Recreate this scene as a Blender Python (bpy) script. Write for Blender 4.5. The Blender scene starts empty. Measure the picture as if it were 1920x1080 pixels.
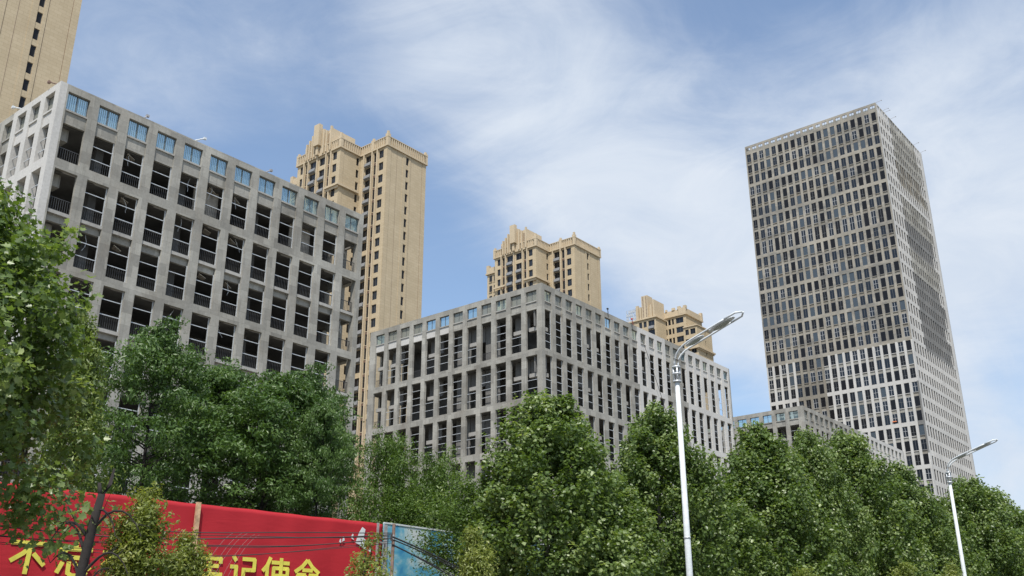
import bpy, math, random
import numpy as np
from mathutils import Vector, Matrix

# ------------------------------------------------------------------ camera, sky, sun, exposure
scene = bpy.context.scene
COL = scene.collection
CAMZ = 1.6
F_PX, PITCH, ROLL, YAW = 1866.25, 0.368342, -0.0030090, 0.6840019
cam_d = bpy.data.cameras.new("camera")
cam_d.sensor_width = 36.0
cam_d.lens = F_PX / 1920 * 36.0
cam_d.clip_start = 0.1
cam_d.clip_end = 6000
cam = bpy.data.objects.new("camera", cam_d)
COL.objects.link(cam)
fw = Vector((0, math.cos(PITCH), math.sin(PITCH)))
r0 = Vector((1, 0, 0))
u0 = r0.cross(fw)
rt = r0 * math.cos(ROLL) + u0 * math.sin(ROLL)
up = -r0 * math.sin(ROLL) + u0 * math.cos(ROLL)
m = Matrix((rt, up, -fw)).transposed().to_4x4()
m.translation = Vector((0, 0, CAMZ))
cam.matrix_world = m
scene.camera = cam

SUN_DIR = Vector((-0.10, -1.0, 0)).normalized()          # towards the sun, on the ground
SUN_EL = math.radians(60)
world = bpy.data.worlds.new("World")
scene.world = world
world.use_nodes = True
sun_d = bpy.data.lights.new("sun", 'SUN')
sun_d.energy = 4.6
sun_d.angle = math.radians(0.55)
sun_d.color = (1.0, 0.955, 0.89)
sun = bpy.data.objects.new("sun", sun_d)
COL.objects.link(sun)
sd = Vector((SUN_DIR.x * math.cos(SUN_EL), SUN_DIR.y * math.cos(SUN_EL), math.sin(SUN_EL)))
sun.rotation_euler = sd.to_track_quat('Z', 'Y').to_euler()
sun.location = (0, 0, 300)

def build_sky():
    nt = world.node_tree
    N, L = nt.nodes, nt.links
    N.clear()
    out = N.new('ShaderNodeOutputWorld')
    bg = N.new('ShaderNodeBackground')
    bg.inputs['Strength'].default_value = 0.15
    sky = N.new('ShaderNodeTexSky')
    sky.sky_type = 'NISHITA'
    sky.sun_disc = False
    sky.sun_elevation = SUN_EL
    sky.sun_rotation = math.atan2(SUN_DIR.x, SUN_DIR.y)
    sky.air_density = 1.0
    sky.dust_density = 1.2
    sky.ozone_density = 1.4
    tc = N.new('ShaderNodeTexCoord')
    D = tc.outputs['Generated']
    def math_(op, a, b=None, clamp=False):
        n = N.new('ShaderNodeMath'); n.operation = op; n.use_clamp = clamp
        for i, v in enumerate((a, b)):
            if v is None: continue
            if isinstance(v, (int, float)): n.inputs[i].default_value = v
            else: L.new(v, n.inputs[i])
        return n.outputs[0]
    # cloud layer coordinates: the direction projected on a high flat layer
    sep = N.new('ShaderNodeSeparateXYZ'); L.new(D, sep.inputs[0])
    mp = N.new('ShaderNodeMapping'); L.new(D, mp.inputs[0])
    mp.inputs['Rotation'].default_value = (math.radians(12), math.radians(28), math.radians(18))
    mp.inputs['Scale'].default_value = (2.1, 2.1, 4.6)
    mp.inputs['Location'].default_value = (3.1, 1.7, 0.4)
    def noise(vec, scale, detail, rough, dist=0.0):
        n = N.new('ShaderNodeTexNoise'); L.new(vec, n.inputs['Vector'])
        n.inputs['Scale'].default_value = scale; n.inputs['Detail'].default_value = detail
        n.inputs['Roughness'].default_value = rough; n.inputs['Distortion'].default_value = dist
        return n.outputs['Fac']
    n1 = noise(mp.outputs[0], 1.15, 10, 0.60, 0.9)
    n2 = noise(mp.outputs[0], 3.4, 10, 0.64, 0.8)
    n3 = noise(mp.outputs[0], 0.55, 3, 0.5, 0.2)
    base = math_('ADD', math_('MULTIPLY', n1, 0.84), math_('MULTIPLY', n2, 0.32))
    base = math_('ADD', base, math_('MULTIPLY', n3, 0.3))
    # broad cloud banks and clear patches, each by the direction it lies in
    def bank(az, el, width, amp):
        a, e = math.radians(az), math.radians(el)
        v = (math.sin(a) * math.cos(e), math.cos(a) * math.cos(e), math.sin(e))
        d = N.new('ShaderNodeVectorMath'); d.operation = 'DISTANCE'
        L.new(D, d.inputs[0]); d.inputs[1].default_value = v
        mr = N.new('ShaderNodeMapRange'); mr.interpolation_type = 'SMOOTHERSTEP'
        L.new(d.outputs['Value'], mr.inputs['Value'])
        mr.inputs['From Min'].default_value = 0; mr.inputs['From Max'].default_value = width
        mr.inputs['To Min'].default_value = amp; mr.inputs['To Max'].default_value = 0
        return mr.outputs[0]
    tot = base
    for b in BANKS:
        tot = math_('ADD', tot, bank(*b))
    cov = N.new('ShaderNodeMapRange'); cov.interpolation_type = 'SMOOTHSTEP'
    L.new(tot, cov.inputs['Value'])
    cov.inputs['From Min'].default_value = 0.42; cov.inputs['From Max'].default_value = 1.12
    cov.inputs['To Min'].default_value = 0.14; cov.inputs['To Max'].default_value = 0.98
    # cloud colour: white veil, a little greyer in its thick parts
    cr = N.new('ShaderNodeMix'); cr.data_type = 'RGBA'
    L.new(n2, cr.inputs['Factor'])
    cr.inputs['A'].default_value = (3.45, 4.05, 4.95, 1)
    cr.inputs['B'].default_value = (5.1, 5.4, 5.8, 1)
    skm = N.new('ShaderNodeMix'); skm.data_type = 'RGBA'; skm.blend_type = 'MULTIPLY'
    skm.inputs['Factor'].default_value = 1.0
    L.new(sky.outputs[0], skm.inputs['A']); skm.inputs['B'].default_value = (0.93, 1.06, 1.13, 1)
    mx = N.new('ShaderNodeMix'); mx.data_type = 'RGBA'
    L.new(cov.outputs[0], mx.inputs['Factor'])
    L.new(skm.outputs['Result'], mx.inputs['A']); L.new(cr.outputs['Result'], mx.inputs['B'])
    L.new(mx.outputs['Result'], bg.inputs['Color'])
    L.new(bg.outputs[0], out.inputs['Surface'])
# az, elevation, angular width, amount
BANKS = [(1, 33, 0.26, 0.26), (8, 27, 0.22, 0.26), (15, 22, 0.18, 0.2), (24, 26, 0.30, 0.26), (27, 18, 0.2, 0.14), (-8, 32, 0.2, 0.05),
         (-7, 21, 0.24, -0.42), (4, 15, 0.17, -0.30), (16, 37, 0.26, -0.30), (26, 37, 0.2, -0.12), (-14, 29, 0.2, -0.10),
         (-21, 34, 0.18, 0.10), (27, 9, 0.14, 0.22), (31, 15, 0.12, -0.24), (-12, 39, 0.2, -0.10), (12, 13, 0.12, -0.2)]
build_sky()
scene.view_settings.view_transform = 'Standard'
scene.view_settings.look = 'None'
scene.view_settings.exposure = 0.15
scene.view_settings.gamma = 1.0
scene.view_settings.use_curve_mapping = False
scene.cycles.max_bounces = 6
scene.cycles.transparent_max_bounces = 12
scene.cycles.use_denoising = True

rnd = random.Random(5)

# ------------------------------------------------------------------ helpers
def tag(o, label=None, cat=None, group=None, kind=None):
    if label: o['label'] = label
    if cat: o['category'] = cat
    if group: o['group'] = group
    if kind: o['kind'] = kind
    return o

def empty(name, loc, rz=0.0, label=None, cat=None, group=None, kind=None):
    o = bpy.data.objects.new(name, None)
    o.empty_display_size = 1
    COL.objects.link(o)
    o.location = loc
    o.rotation_euler = (0, 0, rz)
    return tag(o, label, cat, group, kind)

def link(name, mesh, parent=None, loc=(0, 0, 0), rot=(0, 0, 0)):
    o = bpy.data.objects.new(name, mesh)
    COL.objects.link(o)
    o.parent = parent
    o.location = loc
    o.rotation_euler = rot
    return o

class MB:
    def __init__(s):
        s.v, s.f, s.m = [], [], []
    def box(s, x0, x1, y0, y1, z0, z1, mi=0):
        if x1 < x0: x0, x1 = x1, x0
        if y1 < y0: y0, y1 = y1, y0
        if z1 < z0: z0, z1 = z1, z0
        b = len(s.v)
        s.v += [(x0, y0, z0), (x1, y0, z0), (x1, y1, z0), (x0, y1, z0), (x0, y0, z1), (x1, y0, z1), (x1, y1, z1), (x0, y1, z1)]
        s.f += [(b, b+3, b+2, b+1), (b+4, b+5, b+6, b+7), (b, b+1, b+5, b+4), (b+1, b+2, b+6, b+5), (b+2, b+3, b+7, b+6), (b+3, b, b+4, b+7)]
        s.m += [mi] * 6
        return s
    def prism(s, pts, n, h, mi=0):
        """closed polygon pts (3D) extruded by vector n*h"""
        b = len(s.v); k = len(pts); nv = Vector(n) * h
        s.v += [tuple(p) for p in pts] + [tuple(Vector(p) + nv) for p in pts]
        s.f.append(tuple(range(b + k - 1, b - 1, -1))); s.f.append(tuple(range(b + k, b + 2 * k)))
        s.m += [mi, mi]
        for i in range(k):
            j = (i + 1) % k
            s.f.append((b + i, b + j, b + k + j, b + k + i)); s.m.append(mi)
        return s
    def tube(s, pts, rads, n=8, mi=0, cap=True):
        pts = [Vector(p) for p in pts]
        if isinstance(rads, (int, float)): rads = [rads] * len(pts)
        b = len(s.v)
        for i, p in enumerate(pts):
            a = pts[max(i - 1, 0)]; c = pts[min(i + 1, len(pts) - 1)]
            t = (c - a).normalized()
            ref = Vector((0, 0, 1)) if abs(t.z) < 0.92 else Vector((1, 0, 0))
            x = t.cross(ref).normalized(); y = t.cross(x)
            for k in range(n):
                an = 2 * math.pi * k / n
                s.v.append(tuple(p + (x * math.cos(an) + y * math.sin(an)) * rads[i]))
        for i in range(len(pts) - 1):
            for k in range(n):
                k2 = (k + 1) % n
                s.f.append((b + i*n + k, b + i*n + k2, b + (i+1)*n + k2, b + (i+1)*n + k)); s.m.append(mi)
        if cap:
            s.f.append(tuple(b + k for k in range(n - 1, -1, -1))); s.m.append(mi)
            e = b + (len(pts) - 1) * n
            s.f.append(tuple(e + k for k in range(n))); s.m.append(mi)
        return s
    def mesh(s, name, mats, smooth=False):
        me = bpy.data.meshes.new(name)
        me.from_pydata(s.v, [], s.f)
        for mt in (mats if isinstance(mats, (list, tuple)) else [mats]): me.materials.append(mt)
        me.polygons.foreach_set('material_index', s.m)
        if smooth: me.polygons.foreach_set('use_smooth', [True] * len(s.f))
        me.update()
        return me
    def build(s, name, mats, parent=None, smooth=False):
        return link(name, s.mesh(name, mats, smooth), parent)

# ------------------------------------------------------------------ materials
def new_mat(name):
    mt = bpy.data.materials.new(name); mt.use_nodes = True
    nt = mt.node_tree
    return mt, nt, nt.nodes['Principled BSDF']

def _noise(nt, vec, scale, detail=4, rough=0.55, dist=0.0):
    n = nt.nodes.new('ShaderNodeTexNoise')
    if vec is not None: nt.links.new(vec, n.inputs['Vector'])
    n.inputs['Scale'].default_value = scale; n.inputs['Detail'].default_value = detail
    n.inputs['Roughness'].default_value = rough; n.inputs['Distortion'].default_value = dist
    return n

def _mix(nt, fac, a, b, blend='MIX'):
    n = nt.nodes.new('ShaderNodeMix'); n.data_type = 'RGBA'; n.blend_type = blend
    for k, v in (('Factor', fac), ('A', a), ('B', b)):
        if isinstance(v, (int, float)): n.inputs[k].default_value = v
        elif isinstance(v, tuple): n.inputs[k].default_value = v if len(v) == 4 else (*v, 1)
        else: nt.links.new(v, n.inputs[k])
    return n.outputs['Result']

def _ramp(nt, fac, stops):
    n = nt.nodes.new('ShaderNodeValToRGB'); nt.links.new(fac, n.inputs[0])
    el = n.color_ramp.elements
    while len(el) < len(stops): el.new(0.5)
    for e, (p, c) in zip(el, stops):
        e.position = p; e.color = (*c, 1) if len(c) == 3 else c
    return n.outputs[0]

def simple(name, col, rough=0.6, var=0.0, scale=3.0, metal=0.0, spec=0.5):
    mt, nt, bs = new_mat(name)
    bs.inputs['Roughness'].default_value = rough
    bs.inputs['Metallic'].default_value = metal
    bs.inputs['Specular IOR Level'].default_value = spec
    if var:
        tc = nt.nodes.new('ShaderNodeTexCoord')
        n = _noise(nt, tc.outputs['Object'], scale, 5, 0.6)
        lo = tuple(c * (1 - var) for c in col); hi = tuple(min(1, c * (1 + var)) for c in col)
        nt.links.new(_ramp(nt, n.outputs['Fac'], [(0.3, lo), (0.7, hi)]), bs.inputs['Base Color'])
    else:
        bs.inputs['Base Color'].default_value = (*col, 1)
    return mt

def wall_coords(nt):
    """(distance along the wall, height, 0) for walls that follow local X or Y"""
    tc = nt.nodes.new('ShaderNodeTexCoord')
    sep = nt.nodes.new('ShaderNodeSeparateXYZ'); nt.links.new(tc.outputs['Object'], sep.inputs[0])
    ad = nt.nodes.new('ShaderNodeMath'); ad.operation = 'ADD'
    nt.links.new(sep.outputs[0], ad.inputs[0]); nt.links.new(sep.outputs[1], ad.inputs[1])
    cb = nt.nodes.new('ShaderNodeCombineXYZ')
    nt.links.new(ad.outputs[0], cb.inputs[0]); nt.links.new(sep.outputs[2], cb.inputs[1])
    return tc.outputs['Object'], cb.outputs[0]

def concrete(name, lo, hi, stain=(0.10, 0.09, 0.08), stain_amt=0.35, block=True, bw=1.1, bh=0.95, brown=0.0, patch=None):
    mt, nt, bs = new_mat(name)
    ob, wc = wall_coords(nt)
    big = _noise(nt, ob, 0.16, 6, 0.6, 0.4)
    fine = _noise(nt, ob, 4.5, 10, 0.72)
    col = _ramp(nt, big.outputs['Fac'], [(0.32, lo), (0.68, hi)])
    if block:
        br = nt.nodes.new('ShaderNodeTexBrick'); nt.links.new(wc, br.inputs['Vector'])
        br.inputs['Scale'].default_value = 1.0
        br.inputs['Brick Width'].default_value = bw; br.inputs['Row Height'].default_value = bh
        br.inputs['Mortar Size'].default_value = 0.012; br.inputs['Bias'].default_value = 0.1
        br.inputs['Color1'].default_value = (0.70, 0.70, 0.70, 1); br.inputs['Color2'].default_value = (1.2, 1.2, 1.18, 1)
        br.inputs['Mortar'].default_value = (0.72, 0.72, 0.71, 1)
        col = _mix(nt, 0.75, col, br.outputs['Color'], 'MULTIPLY')
    f2 = _ramp(nt, fine.outputs['Fac'], [(0.3, (0.80, 0.795, 0.79)), (0.7, (1.13, 1.13, 1.13))])
    col = _mix(nt, 0.8, col, f2, 'MULTIPLY')
    if patch:
        pm = nt.nodes.new('ShaderNodeMapping'); nt.links.new(wc, pm.inputs[0]); pm.inputs['Scale'].default_value = (0.035, 0.085, 1)
        pn = _noise(nt, pm.outputs[0], 1.7, 9, 0.72, 0.3)
        pr_ = nt.nodes.new('ShaderNodeMapRange'); nt.links.new(pn.outputs['Fac'], pr_.inputs['Value'])
        pr_.inputs['From Min'].default_value = 0.47; pr_.inputs['From Max'].default_value = 0.60; pr_.inputs['To Max'].default_value = 0.85
        col = _mix(nt, pr_.outputs[0], col, patch)
    # rain streaks run down the wall
    mp = nt.nodes.new('ShaderNodeMapping'); nt.links.new(wc, mp.inputs[0]); mp.inputs['Scale'].default_value = (1.6, 0.12, 1)
    st = _noise(nt, mp.outputs[0], 1.6, 6, 0.7)
    sm = nt.nodes.new('ShaderNodeMapRange'); nt.links.new(st.outputs['Fac'], sm.inputs['Value'])
    sm.inputs['From Min'].default_value = 0.52; sm.inputs['From Max'].default_value = 0.78
    sm.inputs['To Min'].default_value = 0; sm.inputs['To Max'].default_value = stain_amt
    col = _mix(nt, sm.outputs[0], col, stain)
    if brown:
        bn = _noise(nt, ob, 0.5, 5, 0.65)
        bm = nt.nodes.new('ShaderNodeMapRange'); nt.links.new(bn.outputs['Fac'], bm.inputs['Value'])
        bm.inputs['From Min'].default_value = 0.5; bm.inputs['From Max'].default_value = 0.72
        bm.inputs['To Min'].default_value = 0; bm.inputs['To Max'].default_value = brown
        col = _mix(nt, bm.outputs[0], col, (0.30, 0.225, 0.15))
    nt.links.new(col, bs.inputs['Base Color'])
    bs.inputs['Roughness'].default_value = 0.9
    bs.inputs['Specular IOR Level'].default_value = 0.25
    bp = nt.nodes.new('ShaderNodeBump'); bp.inputs['Strength'].default_value = 0.5; bp.inputs['Distance'].default_value = 0.03
    nt.links.new(fine.outputs['Fac'], bp.inputs['Height']); nt.links.new(bp.outputs[0], bs.inputs['Normal'])
    return mt

RAW = concrete('raw_concrete', (0.235, 0.225, 0.200), (0.388, 0.378, 0.345), stain_amt=0.45, brown=0.15)
PALE = concrete('pale_render', (0.47, 0.458, 0.435), (0.575, 0.56, 0.53), stain=(0.3, 0.28, 0.26), stain_amt=0.3, block=False)
TANRAW = concrete('tan_concrete', (0.275, 0.255, 0.215), (0.395, 0.365, 0.31), stain=(0.12, 0.11, 0.10), stain_amt=0.5, block=False, brown=0.25, patch=(0.175, 0.17, 0.155))
GREYRAW = concrete('grey_brown_concrete', (0.185, 0.172, 0.145), (0.29, 0.265, 0.22), stain=(0.10, 0.095, 0.085), stain_amt=0.6, block=False, brown=0.25)
DARKC = concrete('weathered_concrete', (0.15, 0.15, 0.145), (0.24, 0.235, 0.225), stain_amt=0.6, block=False)
INNER = simple('inner_concrete', (0.13, 0.127, 0.12), 0.95, 0.3, 0.6)
INNERP = simple('inner_plaster', (0.42, 0.38, 0.32), 0.9, 0.35, 1.5)
STEEL = simple('galvanised_steel', (0.55, 0.57, 0.58), 0.45, 0.15, 4, metal=0.3)
RAILM = simple('dark_railing_paint', (0.05, 0.05, 0.052), 0.5)
FRAME = simple('grey_window_frame', (0.11, 0.115, 0.12), 0.5)
FRAMEL = simple('light_window_frame', (0.42, 0.43, 0.44), 0.5)
SILL = concrete('sill_concrete', (0.30, 0.29, 0.27), (0.44, 0.43, 0.40), block=False)
DARKGAP = simple('unlit_room', (0.022, 0.022, 0.024), 0.9)  # near-black colour paints in the shade of unlit interiors
ACM = simple('grey_ac_rack', (0.19, 0.195, 0.20), 0.55, 0.15, 5)
BROWNP = simple('brown_spandrel', (0.16, 0.10, 0.075), 0.6, 0.25, 2)
WHITEP = simple('white_paint', (0.62, 0.65, 0.66), 0.32, 0.05, 2)
WOOD = simple('bleached_timber', (0.52, 0.34, 0.20), 0.85, 0.35, 8)
RUST = simple('rusted_steel', (0.20, 0.13, 0.10), 0.8, 0.4, 9)
GREYM = simple('grey_galvanised_post', (0.30, 0.29, 0.29), 0.6, 0.3, 6)
CABLE = simple('black_cable', (0.018, 0.017, 0.018), 0.6)
WIRE = simple('pale_wire', (0.22, 0.15, 0.14), 0.6)
REDM = simple('red_paint', (0.5, 0.06, 0.05), 0.6)
BARK = simple('shaded_bark', (0.022, 0.018, 0.016), 0.95, 0.4, 6)  # near-black base puts the tree shade on the pruned trunk into the colour
BARKP = simple('mottled_bark', (0.17, 0.15, 0.115), 0.9, 0.5, 5)

def glass(name, tint, rough, transp, base=(0.03, 0.045, 0.06), spec=0.7):
    mt = bpy.data.materials.new(name); mt.use_nodes = True
    nt = mt.node_tree; nt.nodes.clear()
    out = nt.nodes.new('ShaderNodeOutputMaterial')
    tr = nt.nodes.new('ShaderNodeBsdfTransparent'); tr.inputs[0].default_value = (*tint, 1)
    pr = nt.nodes.new('ShaderNodeBsdfPrincipled')
    pr.inputs['Base Color'].default_value = (*base, 1); pr.inputs['Roughness'].default_value = rough
    pr.inputs['Specular IOR Level'].default_value = spec
    tc = nt.nodes.new('ShaderNodeTexCoord'); n = _noise(nt, tc.outputs['Object'], 1.3, 3, 0.5)
    bp = nt.nodes.new('ShaderNodeBump'); bp.inputs['Strength'].default_value = 0.12 if transp < .3 else 0.0; bp.inputs['Distance'].default_value = 0.1
    nt.links.new(n.outputs['Fac'], bp.inputs['Height']); nt.links.new(bp.outputs[0], pr.inputs['Normal'])
    mx = nt.nodes.new('ShaderNodeMixShader'); mx.inputs[0].default_value = 1 - transp
    nt.links.new(tr.outputs[0], mx.inputs[1]); nt.links.new(pr.outputs[0], mx.inputs[2])
    nt.links.new(mx.outputs[0], out.inputs['Surface'])
    return mt
GL_CLEAR = glass('clear_blue_glass', (0.85, 0.95, 0.97), 0.1, 0.80, (0.30, 0.38, 0.40))
GL_MILK = glass('dusty_glass', (0.6, 0.66, 0.62), 0.3, 0.35, (0.30, 0.30, 0.26))
GL_DARK = glass('dark_blue_glass', (0.3, 0.4, 0.5), 0.08, 0.05, (0.014, 0.020, 0.030), .38)
GL_GREY = glass('grey_blue_glass', (0.3, 0.4, 0.5), 0.2, 0.03, (0.060, 0.078, 0.095), .5)  # lighter grey-blue base paints reflected sky into some panes
GL_BLACK = glass('black_glass', (0.2, 0.2, 0.2), 0.15, 0.05, (0.012, 0.012, 0.014), .25)

def stone(name, lo, hi):
    mt, nt, bs = new_mat(name)
    ob, wc = wall_coords(nt)
    br = nt.nodes.new('ShaderNodeTexBrick'); nt.links.new(wc, br.inputs['Vector'])
    br.inputs['Scale'].default_value = 1.0; br.inputs['Brick Width'].default_value = 1.25; br.inputs['Row Height'].default_value = 0.6
    br.inputs['Mortar Size'].default_value = 0.018; br.inputs['Mortar Smooth'].default_value = 0.3
    br.inputs['Color1'].default_value = (*lo, 1); br.inputs['Color2'].default_value = (*hi, 1)
    br.inputs['Mortar'].default_value = (lo[0] * 0.75, lo[1] * 0.73, lo[2] * 0.71, 1)
    n = _noise(nt, ob, 0.25, 6, 0.6)
    f = _ramp(nt, n.outputs['Fac'], [(0.3, (0.88, 0.87, 0.85)), (0.7, (1.06, 1.06, 1.06))])
    nt.links.new(_mix(nt, 0.8, br.outputs['Color'], f, 'MULTIPLY'), bs.inputs['Base Color'])
    bs.inputs['Roughness'].default_value = 0.8; bs.inputs['Specular IOR Level'].default_value = 0.3
    return mt
BEIGE = stone('beige_stone_cladding', (0.475, 0.385, 0.255), (0.510, 0.418, 0.283))
BEIGET = concrete('beige_trim', (0.49, 0.40, 0.275), (0.57, 0.47, 0.33), stain=(0.3, 0.22, 0.15), stain_amt=0.35, block=False)

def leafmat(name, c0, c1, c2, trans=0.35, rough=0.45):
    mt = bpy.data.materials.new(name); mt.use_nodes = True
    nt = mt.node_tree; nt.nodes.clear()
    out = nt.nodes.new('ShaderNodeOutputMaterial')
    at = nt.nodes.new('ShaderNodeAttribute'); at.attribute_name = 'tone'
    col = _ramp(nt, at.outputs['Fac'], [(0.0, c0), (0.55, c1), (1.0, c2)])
    pr = nt.nodes.new('ShaderNodeBsdfPrincipled'); nt.links.new(col, pr.inputs['Base Color'])
    pr.inputs['Roughness'].default_value = rough; pr.inputs['Specular IOR Level'].default_value = 0.35
    tl = nt.nodes.new('ShaderNodeBsdfTranslucent')
    hs = _mix(nt, 1.0, col, (1.5, 1.6, 0.6, 1), 'MULTIPLY'); nt.links.new(hs, tl.inputs[0])
    mx = nt.nodes.new('ShaderNodeMixShader'); mx.inputs[0].default_value = trans
    nt.links.new(pr.outputs[0], mx.inputs[1]); nt.links.new(tl.outputs[0], mx.inputs[2])
    nt.links.new(mx.outputs[0], out.inputs['Surface'])
    return mt
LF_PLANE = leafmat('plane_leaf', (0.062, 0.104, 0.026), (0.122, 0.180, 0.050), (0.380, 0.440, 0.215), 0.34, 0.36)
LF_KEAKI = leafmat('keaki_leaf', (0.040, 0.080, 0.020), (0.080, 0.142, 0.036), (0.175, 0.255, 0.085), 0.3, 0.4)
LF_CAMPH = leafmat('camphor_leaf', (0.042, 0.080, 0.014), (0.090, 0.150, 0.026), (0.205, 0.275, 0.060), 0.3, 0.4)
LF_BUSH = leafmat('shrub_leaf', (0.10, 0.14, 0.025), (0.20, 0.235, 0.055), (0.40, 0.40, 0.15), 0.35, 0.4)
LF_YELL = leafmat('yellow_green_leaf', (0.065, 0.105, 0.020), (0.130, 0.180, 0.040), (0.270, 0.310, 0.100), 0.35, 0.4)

# ------------------------------------------------------------------ ground, road, pavement
def polar(az, D):
    a = math.radians(az); return D * math.sin(a), D * math.cos(a)
RD = Vector((0.673, 0.740, 0)).normalized(); RN = Vector((-RD.y, RD.x, 0))   # along the road, and across to the far side
def strip(name, p0, p1, z0, z1, mt, s0=-400, s1=1200):
    b = MB()
    c = [RN * p0 + RD * s0, RN * p0 + RD * s1, RN * p1 + RD * s1, RN * p1 + RD * s0]
    b.prism([(q.x, q.y, z0) for q in c][::-1], (0, 0, 1), z1 - z0)
    o = b.build(name, mt); tag(o, kind='structure'); return o
g = MB(); g.v = [(-3000, -3000, 0), (3000, -3000, 0), (3000, 3000, 0), (-3000, 3000, 0)]; g.f = [(0, 1, 2, 3)]; g.m = [0]
tag(g.build('ground', simple('dry_soil', (0.20, 0.18, 0.14), 0.95, 0.25, 0.2)), kind='structure')
strip('road', -6, 13.2, -0.3, 0.02, simple('asphalt', (0.055, 0.055, 0.057), 0.9, 0.2, 1.5))
strip('kerb', 13.2, 13.4, -0.3, 0.16, simple('kerb_stone', (0.34, 0.33, 0.31), 0.85, 0.15, 2))
strip('pavement', 13.4, 22.0, -0.3, 0.14, simple('paving', (0.30, 0.28, 0.25), 0.9, 0.15, 2))

# ------------------------------------------------------------------ grid facades
RZB = math.pi / 2 - YAW     # local X runs along the right-hand faces, local Y along the left-hand faces
class Face:
    """side 'L': plane x=0 seen from -X; 'R': plane y=0 seen from -Y; 'E': x=X; 'N': y=Y"""
    def __init__(s, side, X, Y): s.side, s.X, s.Y = side, X, Y
    def box(s, mb, a0, a1, z0, z1, d0, d1, mi=0):
        if a1 - a0 < 1e-4 or abs(z1 - z0) < 1e-4: return
        if s.side == 'L': mb.box(d0, d1, a0, a1, z0, z1, mi)
        elif s.side == 'R': mb.box(a0, a1, d0, d1, z0, z1, mi)
        elif s.side == 'E': mb.box(s.X - d1, s.X - d0, a0, a1, z0, z1, mi)
        else: mb.box(a0, a1, s.Y - d1, s.Y - d0, z0, z1, mi)
    def place(s, a, z, d):
        """location and z-rotation of a part modelled along local +X (facing -Y)"""
        if s.side == 'R': return (a, d, z), 0.0
        if s.side == 'L': return (d, a, z), -math.pi / 2   # mirrored order is fine for symmetric parts
        if s.side == 'E': return (s.X - d, a, z), math.pi / 2
        return (a, s.Y - d, z), math.pi

def grid(mb, face, S, bays, ztop, z0, solids, depth, mf, trim, tv=None):
    """piers full height between openings; solids: (zlow, zhigh, inset, thickness, kind) across each opening"""
    edges = [0.0] + [e for b in bays for e in b] + [S]
    if trim: edges[0] = tv or depth; edges[-1] = S - (tv or depth)
    for i in range(0, len(edges), 2):
        for (za, zb, mi) in mf('pier', i // 2, z0, ztop):
            face.box(mb, edges[i], edges[i+1], za, zb, 0, depth, mi)
    for k, (a, b) in enumerate(bays):
        for (zl, zh, ins, th, kd) in solids:
            mi = mf(kd, k, zl, zh)
            mi = mi[0][2]
            face.box(mb, a, b, zl, zh, ins, ins + th, mi)

def bays_of(start, pitch, w, n): return [(start + k * pitch, start + k * pitch + w) for k in range(n)]

def win_mesh(name, w, h, fr, gl, mull=1, trans=0.0, depth=0.07, bar=0.05):
    """window casing centred on its bottom middle, faces -Y; slot 0 frame, slot 1 glass"""
    b = MB(); x0, x1 = -w/2, w/2
    b.box(x0, x0+bar, 0, depth, 0, h); b.box(x1-bar, x1, 0, depth, 0, h)
    b.box(x0+bar, x1-bar, 0, depth, 0, bar); b.box(x0+bar, x1-bar, 0, depth, h-bar, h)
    for i in range(mull):
        c = x0 + w * (i + 1) / (mull + 1)
        b.box(c-bar/2, c+bar/2, 0, depth, bar, h-bar)
    if trans: b.box(x0+bar, x1-bar, 0.005, depth-0.005, h*trans, h*trans+bar)
    if gl is None: return b.mesh(name, [fr])
    b.box(x0+bar, x1-bar, depth*0.45, depth*0.55, bar, h-bar, 1)
    return b.mesh(name, [fr, gl])

def pane_mesh(name, w, h, gl):
    return MB().box(-w/2+0.05, w/2-0.05, 0.03, 0.038, 0.05, h-0.05).mesh(name, [gl])

def bars_mesh(name, w, h, hs, side):
    """thin light rails left in an opening: horizontals at the given heights, a jamb strip on one side"""
    b = MB(); r = 0.028
    for q in hs: b.box(-w/2, w/2, 0, 0.05, q*h-r, q*h+r)
    if side: b.box(side*w/2-side*0.075, side*w/2, 0.006, 0.056, 0, h)
    return b.mesh(name, [STEEL])

def rail_mesh(name, w, h=1.1):
    b = MB(); b.box(-w/2, w/2, 0, 0.05, h-0.05, h); b.box(-w/2, w/2, 0, 0.04, 0.1, 0.14)
    n = int(w / 0.16)
    for i in range(n + 1):
        x = -w/2 + (w-0.03) * i / n
        b.box(x, x+0.03, 0.008, 0.034, 0.14, h-0.05)
    return b.mesh(name, [RAILM])

def put(name, mesh, root, face, a, z, d):
    loc, rz = face.place(a, z, d)
    return link(name, mesh, root, loc, (0, 0, rz))

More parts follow.
